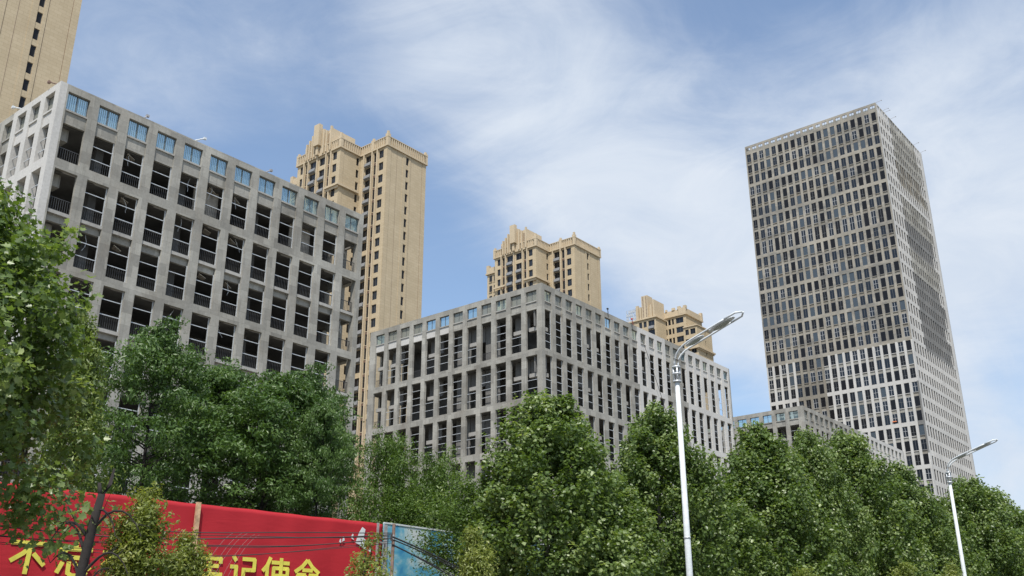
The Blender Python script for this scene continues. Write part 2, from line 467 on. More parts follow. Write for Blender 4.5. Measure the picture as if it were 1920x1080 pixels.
Z = CAMZ
def midrise(label, cx, cy, X, Y, rows, ztop, LB, RB, depth, mfL, mfR, spec):
    """open concrete frame building; rows = [(zhigh, zlow)] openings from the top, first = parapet windows"""
    root = empty('unfinished_building', (cx, cy, 0), RZB, label, 'building')
    mats = [RAW, PALE, DARKC, SILL]
    dL, dR = depth; depth = max(dL, dR)
    F = {s: Face(s, X, Y) for s in 'LREN'}
    (w1, w0) = rows[0]
    recess = spec['recess']
    def sol(dp):
        so = [(w1, ztop, 0.003, dp-0.003, 'beam'), (rows[1][0], w0-0.14, 0.14, 0.22, 'spandrel'), (w0-0.14, w0, 0.04, 0.34, 'sill')]
        for i in range(1, len(rows) - 1):
            hi, lo = rows[i][1], rows[i+1][0]
            if i in recess: so += [(hi-0.26, hi, 0.10, 0.3, 'sill'), (lo, hi-0.26, 0.36, 0.25, 'spandrel')]
            else: so += [(lo, hi, 0.003, dp-0.003, 'beam')]
        return so + [(0, rows[-1][1], 0.003, dp-0.003, 'beam')]
    mb = MB()
    grid(mb, F['L'], Y, LB, ztop, 0, sol(dL), dL, mfL, False)
    grid(mb, F['R'], X, RB, ztop, 0, sol(dR), dR, mfR, True, dL)
    plain = lambda kd, k, a, b: [(a, b, 0)]
    EB = bays_of(LB[0][0], LB[1][0]-LB[0][0], LB[0][1]-LB[0][0], len(LB)); NB = RB
    grid(mb, F['E'], Y, EB, ztop, 0, sol(dL), dL, plain, False)
    grid(mb, F['N'], X, NB, ztop, 0, sol(dR), dR, plain, True, dL)
    mb.build('facade_frame', mats, root)
    # floors, set inside the frame
    fl = []
    for i in range(1, len(rows) - 1): fl.append((rows[i+1][0] + 0.06, rows[i][1] - 0.06))
    fl.append((rows[1][0]+0.02, rows[1][0] + 0.30))
    if spec['floors']:
        for (za, zb) in fl:
            MB().box(depth+.01, X-depth-.01, depth+.01, Y-depth-.01, za, zb).build('floor_slab', INNER, root)
    q = spec['core']
    MB().box(q, X-q, q, Y-q, 0, rows[1][0]-0.05).build('inner_wall', INNER, root)
    # columns behind the facade
    mc = MB()
    for a in np.arange(LB[0][1] + 2.0, Y - 2, 7.4): mc.box(1.9, 2.5, a, a+.6, 0, rows[1][0]-.04)
    for a in np.arange(RB[0][1] + 2.0, X - 2, 7.4): mc.box(a, a+.6, 1.9, 2.5, 0, rows[1][0]-.04)
    tag(mc.build('inner_column', INNER, root), kind='stuff')
    # parapet windows
    for fs, B in (('L', LB), ('R', RB)):
        w = B[0][1]-B[0][0]; h = w1-w0
        wm = win_mesh('window', w-.01, h-.01, FRAME, None, 1, bar=0.06)
        pms = [pane_mesh('pane', w-.01, h-.01, GL_CLEAR), pane_mesh('pane', w-.01, h-.01, GL_MILK)]
        pk = MB()
        n = 11
        for i in range(n): x = -w/2 + w*(i+.5)/n; pk.box(x-.026, x+.026, .16, .19, 0.002, h-.002)
        pk = pk.mesh('baluster', [WHITEP])
        for k, (a, b) in enumerate(B):
            o = put('window', wm, root, F[fs], (a+b)/2, w0+.005, 0.22 if fs == 'R' else min(.30, dL-.12))
            g_ = link('pane', pms[1 if spec['milk'](fs, k) else 0], o)
            if spec['pickets'](fs, k): put('baluster', pk, root, F[fs], (a+b)/2, w0, 0.22)
    # bars, railings and debris of each opening
    cache = {}
    for fs, B in (('L', LB), ('R', RB)):
        w = B[0][1]-B[0][0]
        for i in range(1, spec['vis'] + 1):
            hi, lo = rows[i]; h = round(hi-lo, 3)
            for k, (a, b) in enumerate(B):
                if not spec['inview'](fs, k, i): continue
                ty = spec['type'](fs, k, i)
                if ty.get('bars'):
                    key = ('b', fs, h, tuple(ty['bars']))
                    if key not in cache: cache[key] = bars_mesh('window_rail', w-.01, h, ty['bars'], (1 if fs == 'R' else 1))
                    put('window_rail', cache[key], root, F[fs], (a+b)/2, lo, 0.20)
                if ty.get('rail'):
                    key = ('r', fs)
                    if key not in cache: cache[key] = rail_mesh('railing', w-.02)
                    put('railing', cache[key], root, F[fs], (a+b)/2, lo, (dL if fs == 'L' else dR)+.04)
                if ty.get('slab'):
                    key = ('s', fs)
                    if key not in cache: cache[key] = MB().box(-w/2+.005, w/2-.005, 0, .5, 0, .48).mesh('floor_edge', [SILL])
                    put('floor_edge', cache[key], root, F[fs], (a+b)/2, lo+h*0.50, 0.62)
                if ty.get('wall'):
                    key = ('w', fs, h, ty['wall'])
                    if key not in cache:
                        cache[key] = MB().box(-w/2-.3, w/2+.3, 0, .15, 0.0 if ty['wall'] == 1 else h*.5+.5, h).mesh('partition', [INNERP if ty.get('light') else DARKC])
                    put('partition', cache[key], root, F[fs], (a+b)/2, lo, 1.35)
                if ty.get('block'):
                    key = ('k', fs)
                    if key not in cache: cache[key] = MB().box(-.80, .12, 0, 1.0, -1.0, 0).mesh('ceiling_block', [RAW])
                    put('ceiling_block', cache[key], root, F[fs], (a+b)/2, hi+.02, 1.0)
                if ty.get('patch'):
                    m_ = MB(); r = random.Random(k*17+i); t_ = r.uniform(.1, .35)
                    m_.prism([(-.25, 0, -.10), (.45, .1, -.10-t_), (.62, .7, -.28), (.1, .9, -.05)], (0, 0, 1), .05)
                    m_.prism([(.30, .0, -.95), (.40, 0, -.9), (.55, .3, -.3), (.42, .3, -.25)], (0, 1, 0), .05) if False else None
                    o = m_.build('broken_plaster', INNERP, root); loc, rz = F[fs].place((a+b)/2, hi, 0.65); o.location = loc; o.rotation_euler = (0, 0, rz)
                if ty.get('debris'):
                    m_ = MB(); r = random.Random(k*31+i); x = r.uniform(-.5, .5); pp = []; z = hi-lo
                    for q_ in range(7):
                        pp.append((x, 0, z)); x += r.uniform(-.14, .14); z -= r.uniform(.12, .28)
                    m_.tube(pp, .022, 5)
                    o = m_.build('hanging_cable', STEEL, root); loc, rz = F[fs].place((a+b)/2, lo, 0.7); o.location = loc; o.rotation_euler = (0, 0, rz)
    return root, F

def rows_from(lst): return [(a+Z, b+Z) for a, b in lst]
# --- building A: nearest block, twelve bays to the right, white corner to the left
A_rows = rows_from([(40.7, 39.25), (38.1, 35.1), (34.3, 31.1), (30.3, 27.3), (26.6, 23.4), (22.7, 19.6), (18.9, 15.7), (15.0, 11.9), (11.2, 8.0), (7.3, 4.2)])
A_LB = bays_of(0.68, 2.2, 1.45, 11); A_RB = bays_of(0.68, 2.505, 1.74, 12)
def mA_L(kd, k, a, b):
    lim = 3
    if kd == 'pier': return [(a, b, 1 if k <= lim else 0)]
    if kd == 'spandrel': return [(a, b, 1 if k < 3 else 0)]
    return [(a, b, 1 if k < 3 else 0)]
def mA_R(kd, k, a, b): return [(a, b, 3 if kd == 'sill' else 0)]
rA = random.Random(3)
tA = {}
def typeA(fs, k, i):
    if (fs, k, i) in tA: return tA[(fs, k, i)]
    t = {'rail': True}
    if fs == 'R' and k == 0: t['block'] = True; 
    elif fs == 'R' and k == 11: t['block'] = True
    else: t['bars'] = (0.34, 0.70) if fs == 'R' else (0.30, 0.62)
    if fs == 'R' and (k, i) in ((5, 1), (9, 1)): t['wall'] = 1; t['light'] = True  # pale slabs imitate the sky-lit background seen through these bays
    if fs == 'R' and (k in (2, 6, 4) and rA.random() < .75 or rA.random() < .12): t['debris'] = True
    if fs == 'R' and k in (2, 5, 6) and i <= 3: t['patch'] = True
    tA[(fs, k, i)] = t
    return t
bA, FA = midrise('grey concrete frame building nearest on the left, its left side coated white', -33.582, 63.689, 30.5, 24.9, A_rows, 41.28+Z, A_LB, A_RB, (0.55, 0.30), mA_L, mA_R,
    dict(recess=(2, 4, 6, 8), floors=True, core=5.5, vis=8, milk=lambda fs, k: fs == 'L', pickets=lambda fs, k: fs == 'R', type=typeA, inview=lambda fs, k, i: fs == 'R' or k < 5))
# --- building B: middle block
B_l = [(44.35, 42.97), (41.87, 36.75)]
zt = 35.95
while zt > 8: B_l.append((zt, zt-5.05)); zt -= 5.85
B_rows = rows_from(B_l)
B_LB = bays_of(0.80, 2.45, 1.72, 12); B_RB = bays_of(0.62, 2.205, 1.42, 22)
def mB_L(kd, k, a, b):
    if kd == 'sill': return [(a, b, 3)]
    return [(a, b, 1 if kd == 'spandrel' and 6 <= k else 0)]
def palB(k): return 10 <= k <= 12 or k >= 16
def mB_R(kd, k, a, b):
    if kd == 'pier': return [(a, b, 1 if (10 <= k <= 13 or k >= 16) else 0)]
    return [(a, b, 1 if palB(k) else (3 if kd == 'sill' else 0))]
TB_L = {0: 'slab_plain', 1: 'slab', 2: 'bars', 3: 'wall', 4: 'slab', 5: 'bars_w', 6: 'bars', 7: 'slab', 8: 'dark', 9: 'bars', 10: 'slab', 11: 'open'}
def typeB(fs, k, i):
    four = (0.22, 0.42, 0.60, 0.80)
    if fs == 'L':
        t = TB_L[k]
        if i > 1 and t == 'wall': t = 'bars_w'
        if i > 1 and t == 'dark': t = 'bars'
        if i > 1 and t == 'slab_plain': t = 'slab'
    else:
        t = ('slab', 'bars', 'bars', 'bars', 'slab', 'slab', 'bars', 'bars', 'slab', 'bars')[k % 10]
    return {'slab_plain': dict(slab=True), 'slab': dict(slab=True, bars=(0.20, 0.40), wall=2), 'bars': dict(bars=four), 'bars_w': dict(bars=four, wall=1),
            'wall': dict(wall=1, rail=True), 'dark': dict(rail=True), 'open': dict(slab=True, rail=True)}[t]
bB, FB = midrise('grey concrete frame building in the middle with its corner towards the street', 3.640, 114.942, 49.0, 30.6, B_rows, 45.06+Z, B_LB, B_RB, (0.34, 0.32), mB_L, mB_R,
    dict(recess=(), floors=True, core=4.2, vis=4, milk=lambda fs, k: (fs == 'L' and k in (0, 1, 3, 5, 8, 9, 10)) or (fs == 'R' and k % 3 != 0), pickets=lambda fs, k: False, type=typeB,
         inview=lambda fs, k, i: i < 4 or fs == 'L' or k > 3))
# --- building C: low block behind the trees at the foot of the tower
C_rows = rows_from([(a-1.0, b-1.0) for a, b in B_l])
C_LB = bays_of(1.05, 2.5, 1.75, 12); C_RB = bays_of(0.45, 2.28, 1.45, 22)
def mC(kd, k, a, b): return [(a, b, 0)]
def mCR(kd, k, a, b): return [(a, b, 1 if k >= 12 else 0)]
bC, FC = midrise('low grey concrete frame building half hidden by trees at the tower foot', 51.555, 172.459, 51.2, 31.2, C_rows, 44.06+Z, C_LB, C_RB, (0.35, 0.40), mC, mCR,
    dict(recess=(), floors=True, core=4.2, vis=1, milk=lambda fs, k: fs == 'R', pickets=lambda fs, k: False,
         type=lambda fs, k, i: dict(slab=True, bars=(0.4,)) if k % 3 else dict(bars=(0.22, 0.42, 0.6, 0.8)), inview=lambda fs, k, i: k < 9))

# ------------------------------------------------------------------ the unfinished tower
def tower():
    X, Y = 41.05, 42.8
    ztop = 158.75 + Z
    s = 1.4
    root = empty('unfinished_tower', (108.847, 257.977, 0), RZB, 'tall unfinished tower with rows of small windows on the right', 'tower')
    LB = bays_of(0.38, 2.14, 1.42, 20)
    RB = bays_of(1.55, 2.2, 1.38, 5) + bays_of(12.5, 2.05, 1.34, 13)
    tops, pit = [], []
    z = 111.22
    win = []          # (ztop, zbottom, first_of_group)
    n = 0
    zz = 111.22
    k = 0
    while zz * s > 3:
        hgt = 2.02
        if k == 8: hgt = 3.06
        win.append((zz*s+Z, (zz-hgt)*s+Z, k % 3))
        zz -= hgt + 0.76
        k += 1
    # rows: 0.. ; flush band after every third row
    F = {q: Face(q, X, Y) for q in 'LREN'}
    mats = [TANRAW, PALE, DARKC, SILL, GREYRAW, RAW]
    dp = 0.27
    w0t, w0b = 112.85*s+Z, 112.0*s+Z
    def rowof(z):
        for i, (a, b, c) in enumerate(win):
            if z > b: return i
        return len(win)
    def matL(k, i):
        if i < 18:
            return 0
        if 18 <= i <= 24 and 12 <= k <= 15 - (0 if i < 22 else 1): return 4
        if k == 0 and 21 <= i <= 25: return 2
        return 1
    def mL(kd, k, a, b):
        if kd == 'pier':
            out = []; top = b
            for i, (wt, wb, c) in enumerate(win):
                lo = wb - 0.9
                kk = min(k, 19)
                if i == 0: out.append((lo, top, matL(kk, 0)))
                else: out.append((lo, top, matL(kk, i)))
                top = lo
            out.append((0, top, 1))
            # merge
            mg = [out[0]]
            for (x, y, mi) in out[1:]:
                if mi == mg[-1][2]: mg[-1] = (x, mg[-1][1], mi)
                else: mg.append((x, y, mi))
            return [q for q in mg if q[1]-q[0] > .01]
        i = max(0, rowof((a+b)/2 + 1.0))
        if kd == 'inset': return [(a, b, 5 if i >= 18 and matL(k, i) == 1 else (4 if i % 3 else 0))]  # darker concrete on recessed spandrels paints in their shade
        return [(a, b, matL(k, min(i, 60)))]
    solids = [(w0t, ztop, 0.003, dp-.003, 'beam'), (win[0][0], w0b, 0.06, .26, 'spandrel')]
    for i in range(len(win)-1):
        lo, hi = win[i+1][0], win[i][1]
        if i % 3 == 2: solids.append((lo, hi, 0.003, dp-.003, 'beam'))
        else:
            solids.append((lo, hi-.14, 0.20, .14, 'inset')); solids.append((hi-.14, hi, 0.02, .32, 'sill'))
    solids.append((0, win[-1][1], 0.003, dp-.003, 'beam'))
    mb = MB()
    grid(mb, F['L'], Y, LB, ztop, 0, solids, dp, mL, False)
    def matR(k, i):
        mid = 5 <= k <= 15
        e = 15 + (i*5) % 3
        mid = 5 <= k <= e
        if mid and i < 3: return 5
        if mid and i in (3, 4): return 4 if (k + i) % 3 else 5
        if mid and i in (8, 9): return 2
        if mid and i in (6, 7, 10, 11): return 5
        if mid and 12 <= i <= 17: return 2
        if mid and i in (26,): return 1
        return 1
    def mR(kd, k, a, b):
        if kd == 'pier':
            out = []; top = b
            for i, (wt, wb, c) in enumerate(win):
                lo = wb - 0.9; out.append((lo, top, matR(k, i))); top = lo
            out.append((0, top, 1))
            mg = [out[0]]
            for (x, y, mi) in out[1:]:
                if mi == mg[-1][2]: mg[-1] = (x, mg[-1][1], mi)
                else: mg.append((x, y, mi))
            return [q for q in mg if q[1]-q[0] > .01]
        i = max(0, rowof((a+b)/2 + 1.0))
        return [(a, b, matR(k, i))]
    dr = 0.34
    solR = [(w0t+.5, ztop, 0.003, dr-.003, 'beam'), (win[0][0]-.6, w0b-.5, 0.12, .3, 'spandrel')]
    rwin = []
    for i in range(len(win)):
        t_, b_ = win[i][0], win[i][1]
        if i % 3 == 0: rwin.append((t_, b_ - .1))
        else: rwin.append((t_-.35, b_+.10))
    rwin[0] = (win[0][0]-.6, win[0][1])
    for i in range(len(win)-1):
        lo, hi = rwin[i+1][0], rwin[i][1]
        if i % 3 == 2: solR.append((lo, hi, 0.003, dr-.003, 'beam'))
        else: solR.append((lo, hi, 0.07, .2, 'spandrel'))
    solR.append((0, rwin[-1][1], 0.003, dr-.003, 'beam'))
    # right-hand face trimmed where it meets the left-hand face
    edges = [0.0] + [e for b in RB for e in b] + [X]
    edges[0] = dp; edges[-1] = X - dp
    for i in range(0, len(edges), 2):
        for (za, zb, mi) in mR('pier', i//2, 0, ztop): F['R'].box(mb, edges[i], edges[i+1], za, zb, 0, dr, mi)
    for k, (a, b) in enumerate(RB):
        for (zl, zh, ins, th, kd) in solR: F['R'].box(mb, a, b, zl, zh, ins, ins+th, mR(kd, k, zl, zh)[0][2])
    # far faces
    plain = lambda kd, k, a, b: [(a, b, 4)]
    big = [(w0t, ztop, 0, dp, 'beam')] + [(win[i+1][0], win[i][1], 0.003, dp-.003, 'b') for i in range(len(win)-1)] + [(win[0][0], w0b, .003, dp-.003, 'b'), (0, win[-1][1], 0.003, dp-.003, 'b')]
    big[0] = (w0t, ztop, 0.003, dp-.003, 'beam')
    grid(mb, F['E'], Y, bays_of(0.6, 4.28, 3.3, 10), ztop, 0, big, dp, plain, False)
    grid(mb, F['N'], X, bays_of(0.9, 4.0, 3.0, 10), ztop, 0, big, dp, plain, True)
    mb.build('facade_frame', mats, root)
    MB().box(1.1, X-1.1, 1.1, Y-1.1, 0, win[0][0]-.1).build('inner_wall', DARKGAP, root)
    for q in range(0, len(win)-1):
        MB().box(dr+.02, X-dp-.02, dr+.02, Y-dp-.02, win[q+1][0]+.3, win[q][1]-.3).build('floor_slab', INNER, root) if q % 3 == 2 else None
    # windows of the left-hand face: a few sorts, mixed as they stand
    w = LB[0][1]-LB[0][0]
    r = random.Random(11)
    kinds = []
    h0 = win[1][0]-win[1][1]
    for fr, gl, mull, tr in ((FRAME, GL_DARK, 1, 0.0), (FRAME, GL_GREY, 0, 0.0), (FRAME, GL_DARK, 1, 0.6), (FRAMEL, GL_DARK, 1, 0.55), (FRAME, GL_BLACK, 0, 0.0), (FRAME, GL_BLACK, 1, 0.35)):
        kinds.append((fr, gl, mull, tr))
    def wm(kind, h, nm='window'): 
        fr, gl, mull, tr = kinds[kind]
        b = MB(); bar = .075; x0, x1 = -w/2+.01, w/2-.01
        b.box(x0, x0+bar, 0, .08, 0, h); b.box(x1-bar, x1, 0, .08, 0, h); b.box(x0+bar, x1-bar, 0, .08, 0, bar); b.box(x0+bar, x1-bar, 0, .08, h-bar, h)
        if mull: b.box(-.04, .04, 0, .08, bar, h-bar)
        if tr: b.box(x0+bar, x1-bar, .005, .075, h*tr-.04, h*tr+.04)
        top = h*(1 if gl is not GL_GREY else 1)
        b.box(x0+bar, x1-bar, .04, .05, bar, h-bar, 1)
        return b, [fr, gl]
    cache = {}
    stuff = {}
    colk = [r.choice((0, 1, 2, 4, 0, 5)) for _ in range(20)]
    for i, (wt, wb, c) in enumerate(win):
        h = round(wt-wb-.02, 2)
        for k, (a, b) in enumerate(LB):
            kd = colk[k] if r.random() < .6 else r.choice((0, 1, 2, 3, 4, 5))
            if i >= 15 and r.random() < .5: kd = r.choice((3, 4, 5, 3))
            if i == 8: kd = r.choice((3, 3, 4, 5))
            key = (kd, h)
            if key not in cache:
                bb, mm = wm(kd, h); cache[key] = (bb, mm, bb.mesh('window', mm))
            if 16 <= i <= 30 and (k < 20):
                put('window', cache[key][2], root, F['L'], (a+b)/2, wb+.01, 0.12)
            else:
                st = stuff.setdefault(kd, (MB(), cache[key][1]))[0]
                bb = cache[key][0]; off = len(st.v)
                # same placement as put() for the left-hand face: local x -> -y, local y -> +x
                st.v += [(v[1]+0.12, -v[0]+(a+b)/2, v[2]+wb+.01) for v in bb.v]
                st.f += [tuple(q+off for q in f_) for f_ in bb.f]; st.m += bb.m
    for kd, (st, mm) in stuff.items():
        tag(st.build('window', mm, root), kind='stuff')
    # right-hand face: near-black sheets paint the dark of unlit rooms
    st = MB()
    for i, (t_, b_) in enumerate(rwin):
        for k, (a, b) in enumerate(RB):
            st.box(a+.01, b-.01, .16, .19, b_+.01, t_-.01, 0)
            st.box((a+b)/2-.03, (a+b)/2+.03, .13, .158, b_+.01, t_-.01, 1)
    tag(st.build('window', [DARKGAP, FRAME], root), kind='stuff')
    # glazing bars of the open parapet row
    st = MB()
    for a, b in LB:
        st.box((a+b)/2-.04, (a+b)/2+.04, 0, 0, 0, 0)
    st = MB()
    for a, b in LB:
        st.box(.2, .26, (a+b)/2-.04, (a+b)/2+.04, w0b, w0t); st.box(.2, .25, a+.01, b-.01, w0b+.02, w0b+.42, 1)
    tag(st.build('parapet_window', [FRAME, GL_MILK], root), kind='stuff')
    # orange cloth left on a ledge
    MB().box(-.25, .1, 7.2, 8.3, 43.9*s+Z+.02+1.0, 43.9*s+Z+.22+1.0).build('orange_cloth', simple('orange_cloth', (0.75, 0.22, 0.08), 0.8), root)
    return root, F
tower_root, FT = tower()

# ------------------------------------------------------------------ beige residential towers
def beige_win(w, h, gl=None, bar=.07):
    b = MB(); x0, x1 = -w/2, w/2
    b.box(x0, x0+bar, -.02, .06, 0, h); b.box(x1-bar, x1, -.02, .06, 0, h); b.box(x0+bar, x1-bar, -.02, .06, 0, bar); b.box(x0+bar, x1-bar, -.02, .06, h-bar, h)
    if w > .9: b.box(-.03, .03, -.02, .06, bar, h-bar)
    b.box(x0+bar, x1-bar, .02, .03, bar, h-bar, 1)
    if w < 2 and w > .5: b.box(x0-.08, x1+.08, -.16, .06, -.13, -.005, 2)
    return b.mesh('window', [FRAME, gl or GL_BLACK, BEIGET])
BW = {}
def bw(w, h, gl=None):
    key = (w, h, gl.name if gl else '')
    if key not in BW: BW[key] = beige_win(w, h, gl)
    return BW[key]
AC_M = MB().prism([(-.95, 0, 0), (-.95, -.55, .25), (-.95, -.25, 1.15), (-.95, 0, 1.15)], (1, 0, 0), 1.9).mesh('ac_rack', [ACM])

def res_tower(label, loc, zlowL, zlowR, left_wing=True, ztop_base=109.8):
    """stepped beige tower: right wing corner at the origin, left wing set forward"""
    root = empty('residential_tower', loc, RZB, label, 'apartment tower', 'beige residential towers')
    zc = ztop_base                      # cornice level
    XR, YR = 12.0, 8.6
    mats = [BEIGE, BEIGET, BROWNP]
    wl = MB()
    # right wing as piers, spandrels and recessed window strips so the openings are real
    colsL = [(1.2, 2.65), (3.15, 4.3), (4.95, 6.95)]
    pitch = 3.03
    nst = int((zc - 2) / pitch)
    wz = [(zc - .45 - i*pitch, zc - .45 - 1.95 - i*pitch) for i in range(nst)]
    def wall_with(mb, put_box, edges, S, rec, zl, zt, wz_, tall):
        """solid bands between window columns"""
        x = 0
        for j, (a, b) in enumerate(edges):
            put_box(mb, x, a, zl, zt, 0, rec); x = b
        put_box(mb, x, S, zl, zt, 0, rec)
        for j, (a, b) in enumerate(edges):
            top = zt
            for (t_, b_) in wz_:
                t2, b2 = (t_, b_)
                if j in tall: b2 = b_ - .45
                put_box(mb, a, b, t2, top, (.12 if j in tall and top != zt else 0.003), rec, 2 if (j in tall and top != zt) else 0); top = b2
            put_box(mb, a, b, zl, top, 0.003, rec, 0)
    FL = Face('L', XR, YR)
    wall_with(wl, lambda m_, a, b, z0, z1, d0, d1, mi=0: FL.box(m_, a, b, z0, z1, d0, d1, mi), colsL, YR+.0, .45, 0, zc, wz, (1,))
    FR = Face('R', XR, YR)
    colsR = [(5.72, 6.60)]
    # right-hand face
    def rbox(m_, a, b, z0, z1, d0, d1, mi=0): FR.box(m_, max(a, .45), b, z0, z1, d0, d1, mi)
    wall_with(wl, rbox, colsR, XR, .45, 0, zc, wz, ())
    wl.box(.46, XR-.002, .46, 16, 0.0, zc-.02, 0)
    # pilasters on the right-hand face
    for a, b in ((-.05, 1.1), (4.75, 5.72), (6.66, 7.2), (10.9, XR+.06)):
        wl.box(a, b, -.07, -.001, 0, zc, 0)
    for a in (1.13, 2.9, 7.25, 10.82): wl.box(a, a+.055, -.012, -.001, 0, zc, 2)
    for a, b in ((0.02, 1.05),): wl.box(-.07, -.051, a, b, 0, zc, 0)
    # fins on the left-hand face
    for a in (2.8, 4.45, 7.1): wl.box(-.38, -.002, a, a+.32, 0, zc-.02, 1)
    wl.build('wall', mats, root)
    # cornice and ribbed parapet
    def parapet(x0, x1, y0, y1, z, h=2.3, posts=()):
        c = MB()
        c.box(x0-.35, x1+.35, y0-.35, y1+.35, z, z+.35, 1)
        c.box(x0-.1, x1+.1, y0-.1, y1+.1, z+.35, z+h, 1)
        c.build('cornice', [BEIGE, BEIGET], root)
        rb = MB(); st = .62
        n = int((x1-x0)/st)
        for i in range(n): xx = x0+.3+i*st; rb.box(xx, xx+.3, y0-.32, y0-.101, z+.36, z+h-.1, 0)
        n = int((y1-y0)/st)
        for i in range(n): yy = y0+.3+i*st; rb.box(x0-.32, x0-.101, yy, yy+.3, z+.36, z+h-.1, 0)
        rb.box(x0-.36, x1+.3, y0-.36, y0-.1, z+h-.095, z+h+.1, 0); rb.box(x0-.36, x0-.1, y0-.09, y1, z+h-.095, z+h+.1, 0)
        tag(rb.build('parapet_rib', [BEIGET], root), kind='stuff')
        for (px_, py_, ph) in posts:
            MB().box(px_-.42, px_+.42, py_-.42, py_+.42, z+.3, z+h+ph*.5).box(px_-.24, px_+.24, py_-.24, py_+.24, z+h+ph*.5, z+h+ph).build('corner_post', BEIGET, root)
    parapet(0, XR, 0, 15, zc, posts=((.1, .1, 1.5), (XR-.1, .1, 1.0), (.05, 4.6, 1.0)))
    # windows of the right wing
    for i, (t_, b_) in enumerate(wz):
        if b_ < zlowR and b_ < zlowL: break
        if b_ >= zlowR: put('window', bw(.86, 1.9), root, FR, 6.16, b_+.02, .2)
        if b_ >= zlowL:
            put('window', bw(1.45, 1.93, GL_DARK), root, FL, 1.925, b_+.01, .2)
            put('window', bw(1.15, 2.38), root, FL, 3.725, b_-.44, .22)
            put('window', bw(2.0, 1.93), root, FL, 5.95, b_+.01, .25)
            if (i * 7) % 9 != 4: put('ac_rack', AC_M, root, FL, 5.95, b_-1.05, -.01)
    if left_wing:
        X0, Y0, S, Dp = -6.0, 8.62, 14.6, 14.0
        cols = [(1.15, 2.5), (3.15, 4.15), (4.8, 6.95), (8.05, 10.2), (10.75, 11.75), (12.3, 13.6)]
        lw = MB()
        def lb(m_, a, b, z0, z1, d0, d1, mi=0): m_.box(X0+d0, X0+d1, Y0+a, Y0+b, z0, z1, mi)
        wall_with(lw, lb, cols, S, .45, 0, zc, wz, (1, 4))
        lw.box(X0+.46, X0+Dp, Y0+.46, Y0+S-.01, 0, zc-.02, 0)
        # its right-hand side with a column of small windows
        def rb2(m_, a, b, z0, z1, d0, d1, mi=0): m_.box(X0+max(a, .452), X0+b, Y0+d0, Y0+d1, z0, z1, mi)
        wall_with(lw, rb2, [(4.75, 5.55)], 6.0-.003, .45, 0, zc, wz, ())
        for a, b in ((-.05, 1.0),): lw.box(X0+a, X0+b, Y0-.07, Y0-.001, 0, zc, 0)
        for a in (2.72, 4.32, 7.3, 10.32, 11.88): lw.box(X0-.4, X0-.002, Y0+a, Y0+a+.32, 0, zc-.02, 1)
        # belt cornice three storeys down
        zb = zc - 9.35
        lw.box(X0-.75, X0-.401, Y0-.5, Y0+3.9, zb, zb+.5, 1); lw.box(X0-.4, X0+5.6, Y0-.5, Y0-.08, zb, zb+.5, 1)
        lw.box(X0-.75, X0-.401, Y0+10.4, Y0+S, zb, zb+.5, 1)
        lw.box(X0-.45, X0-.401, Y0-.3, Y0+3.8, zb-.6, zb, 1)
        lw.build('wing_wall', mats, root)
        parapet(X0, X0+Dp-.5, Y0, Y0+S, zc, posts=((X0+.1, Y0+.1, 1.5), (X0+.1, Y0+S-.1, 1.0)))
        # stepped crown
        cr = MB()
        ct = zc + .35
        steps = [(2.9, 4.3, 5.6), (4.3, 5.3, 4.9), (5.3, 6.2, 5.6), (8.3, 9.2, 5.7), (9.2, 10.1, 5.2), (10.1, 11.0, 4.3), (11.0, 12.2, 3.6)]
        for a, b, h in steps:
            cr.box(X0-.1, X0+6.5, Y0+a, Y0+b, ct, ct+h, 0)
            cr.box(X0-.6, X0-.102, Y0+a, Y0+a+.42, ct, ct+h+.5, 0)
        cr.box(X0-.3, X0+6.5, Y0+6.2, Y0+8.3, ct, ct+6.6, 0)
        cr.box(X0-1.3, X0-.31, Y0+6.35, Y0+8.15, ct+2.2, ct+7.6, 0)
        cr.box(X0-.9, X0-.31, Y0+6.9, Y0+7.6, ct, ct+2.2, 0)
        cr.build('crown', [BEIGET], root)
        hl = MB()
        for a, b, h in [(3.4, 4.25, 4.6), (4.45, 5.2, 4.2), (5.75, 6.15, 4.8), (8.75, 9.15, 4.6), (9.7, 10.05, 4.1), (10.55, 10.95, 3.4), (11.5, 12.1, 2.8)]:
            zq = ct + .5
            while zq < ct + h:
                yq = a
                while yq + .16 <= b + .02:
                    hl.box(X0-.14, X0-.1005, Y0+yq, Y0+yq+.17, zq, zq+.2); yq += .34
                zq += .36
        tag(hl.build('hole_shade', [BROWNP], root), kind='stuff')  # small brown blocks paint the shade of the crown's perforations
        FLw = Face('L', 0, 0)
        ws = (1.35, 1.0, 2.15, 2.15, 1.0, 1.3)
        for i, (t_, b_) in enumerate(wz):
            if b_ < zlowL: break
            for j, (a, b) in enumerate(cols):
                tall = j in (1, 4)
                big = j in (2, 3)
                mesh = bw(round(b-a, 2), 2.38 if tall else 1.93, GL_DARK if j in (0, 5, 3) else None)
                loc, rz = FLw.place(Y0+(a+b)/2, b_-(.44 if tall else -.01), X0+.22)
                link('window', mesh, root, loc, (0, 0, rz))
                if big and not (j == 2 and i == 0):
                    loc, rz = FLw.place(Y0+(a+b)/2, b_-1.05, X0-.01); link('ac_rack', AC_M, root, loc, (0, 0, rz))
            loc = (X0+5.15, Y0+.2, b_+.02); link('window', bw(.80, 1.9), root, loc)
        # lower shoulder at the far left
        sh = MB()
        sh.box(X0+1.5, X0+12, Y0+S, Y0+S+4.0, 0, zc-3.4, 0)
        sh.box(X0+1.1, X0+12.2, Y0+S+.01, Y0+S+4.4, zc-3.4, zc-3.0, 1); sh.box(X0+1.4, X0+1.8, Y0+S+.05, Y0+S+4.1, zc-3.0, zc-1.4, 1)
        sh.box(X0+1.3, X0+2.3, Y0+S+3.3, Y0+S+4.2, zc-3.0, zc-.6, 1)
        sh.build('shoulder_block', mats, root)
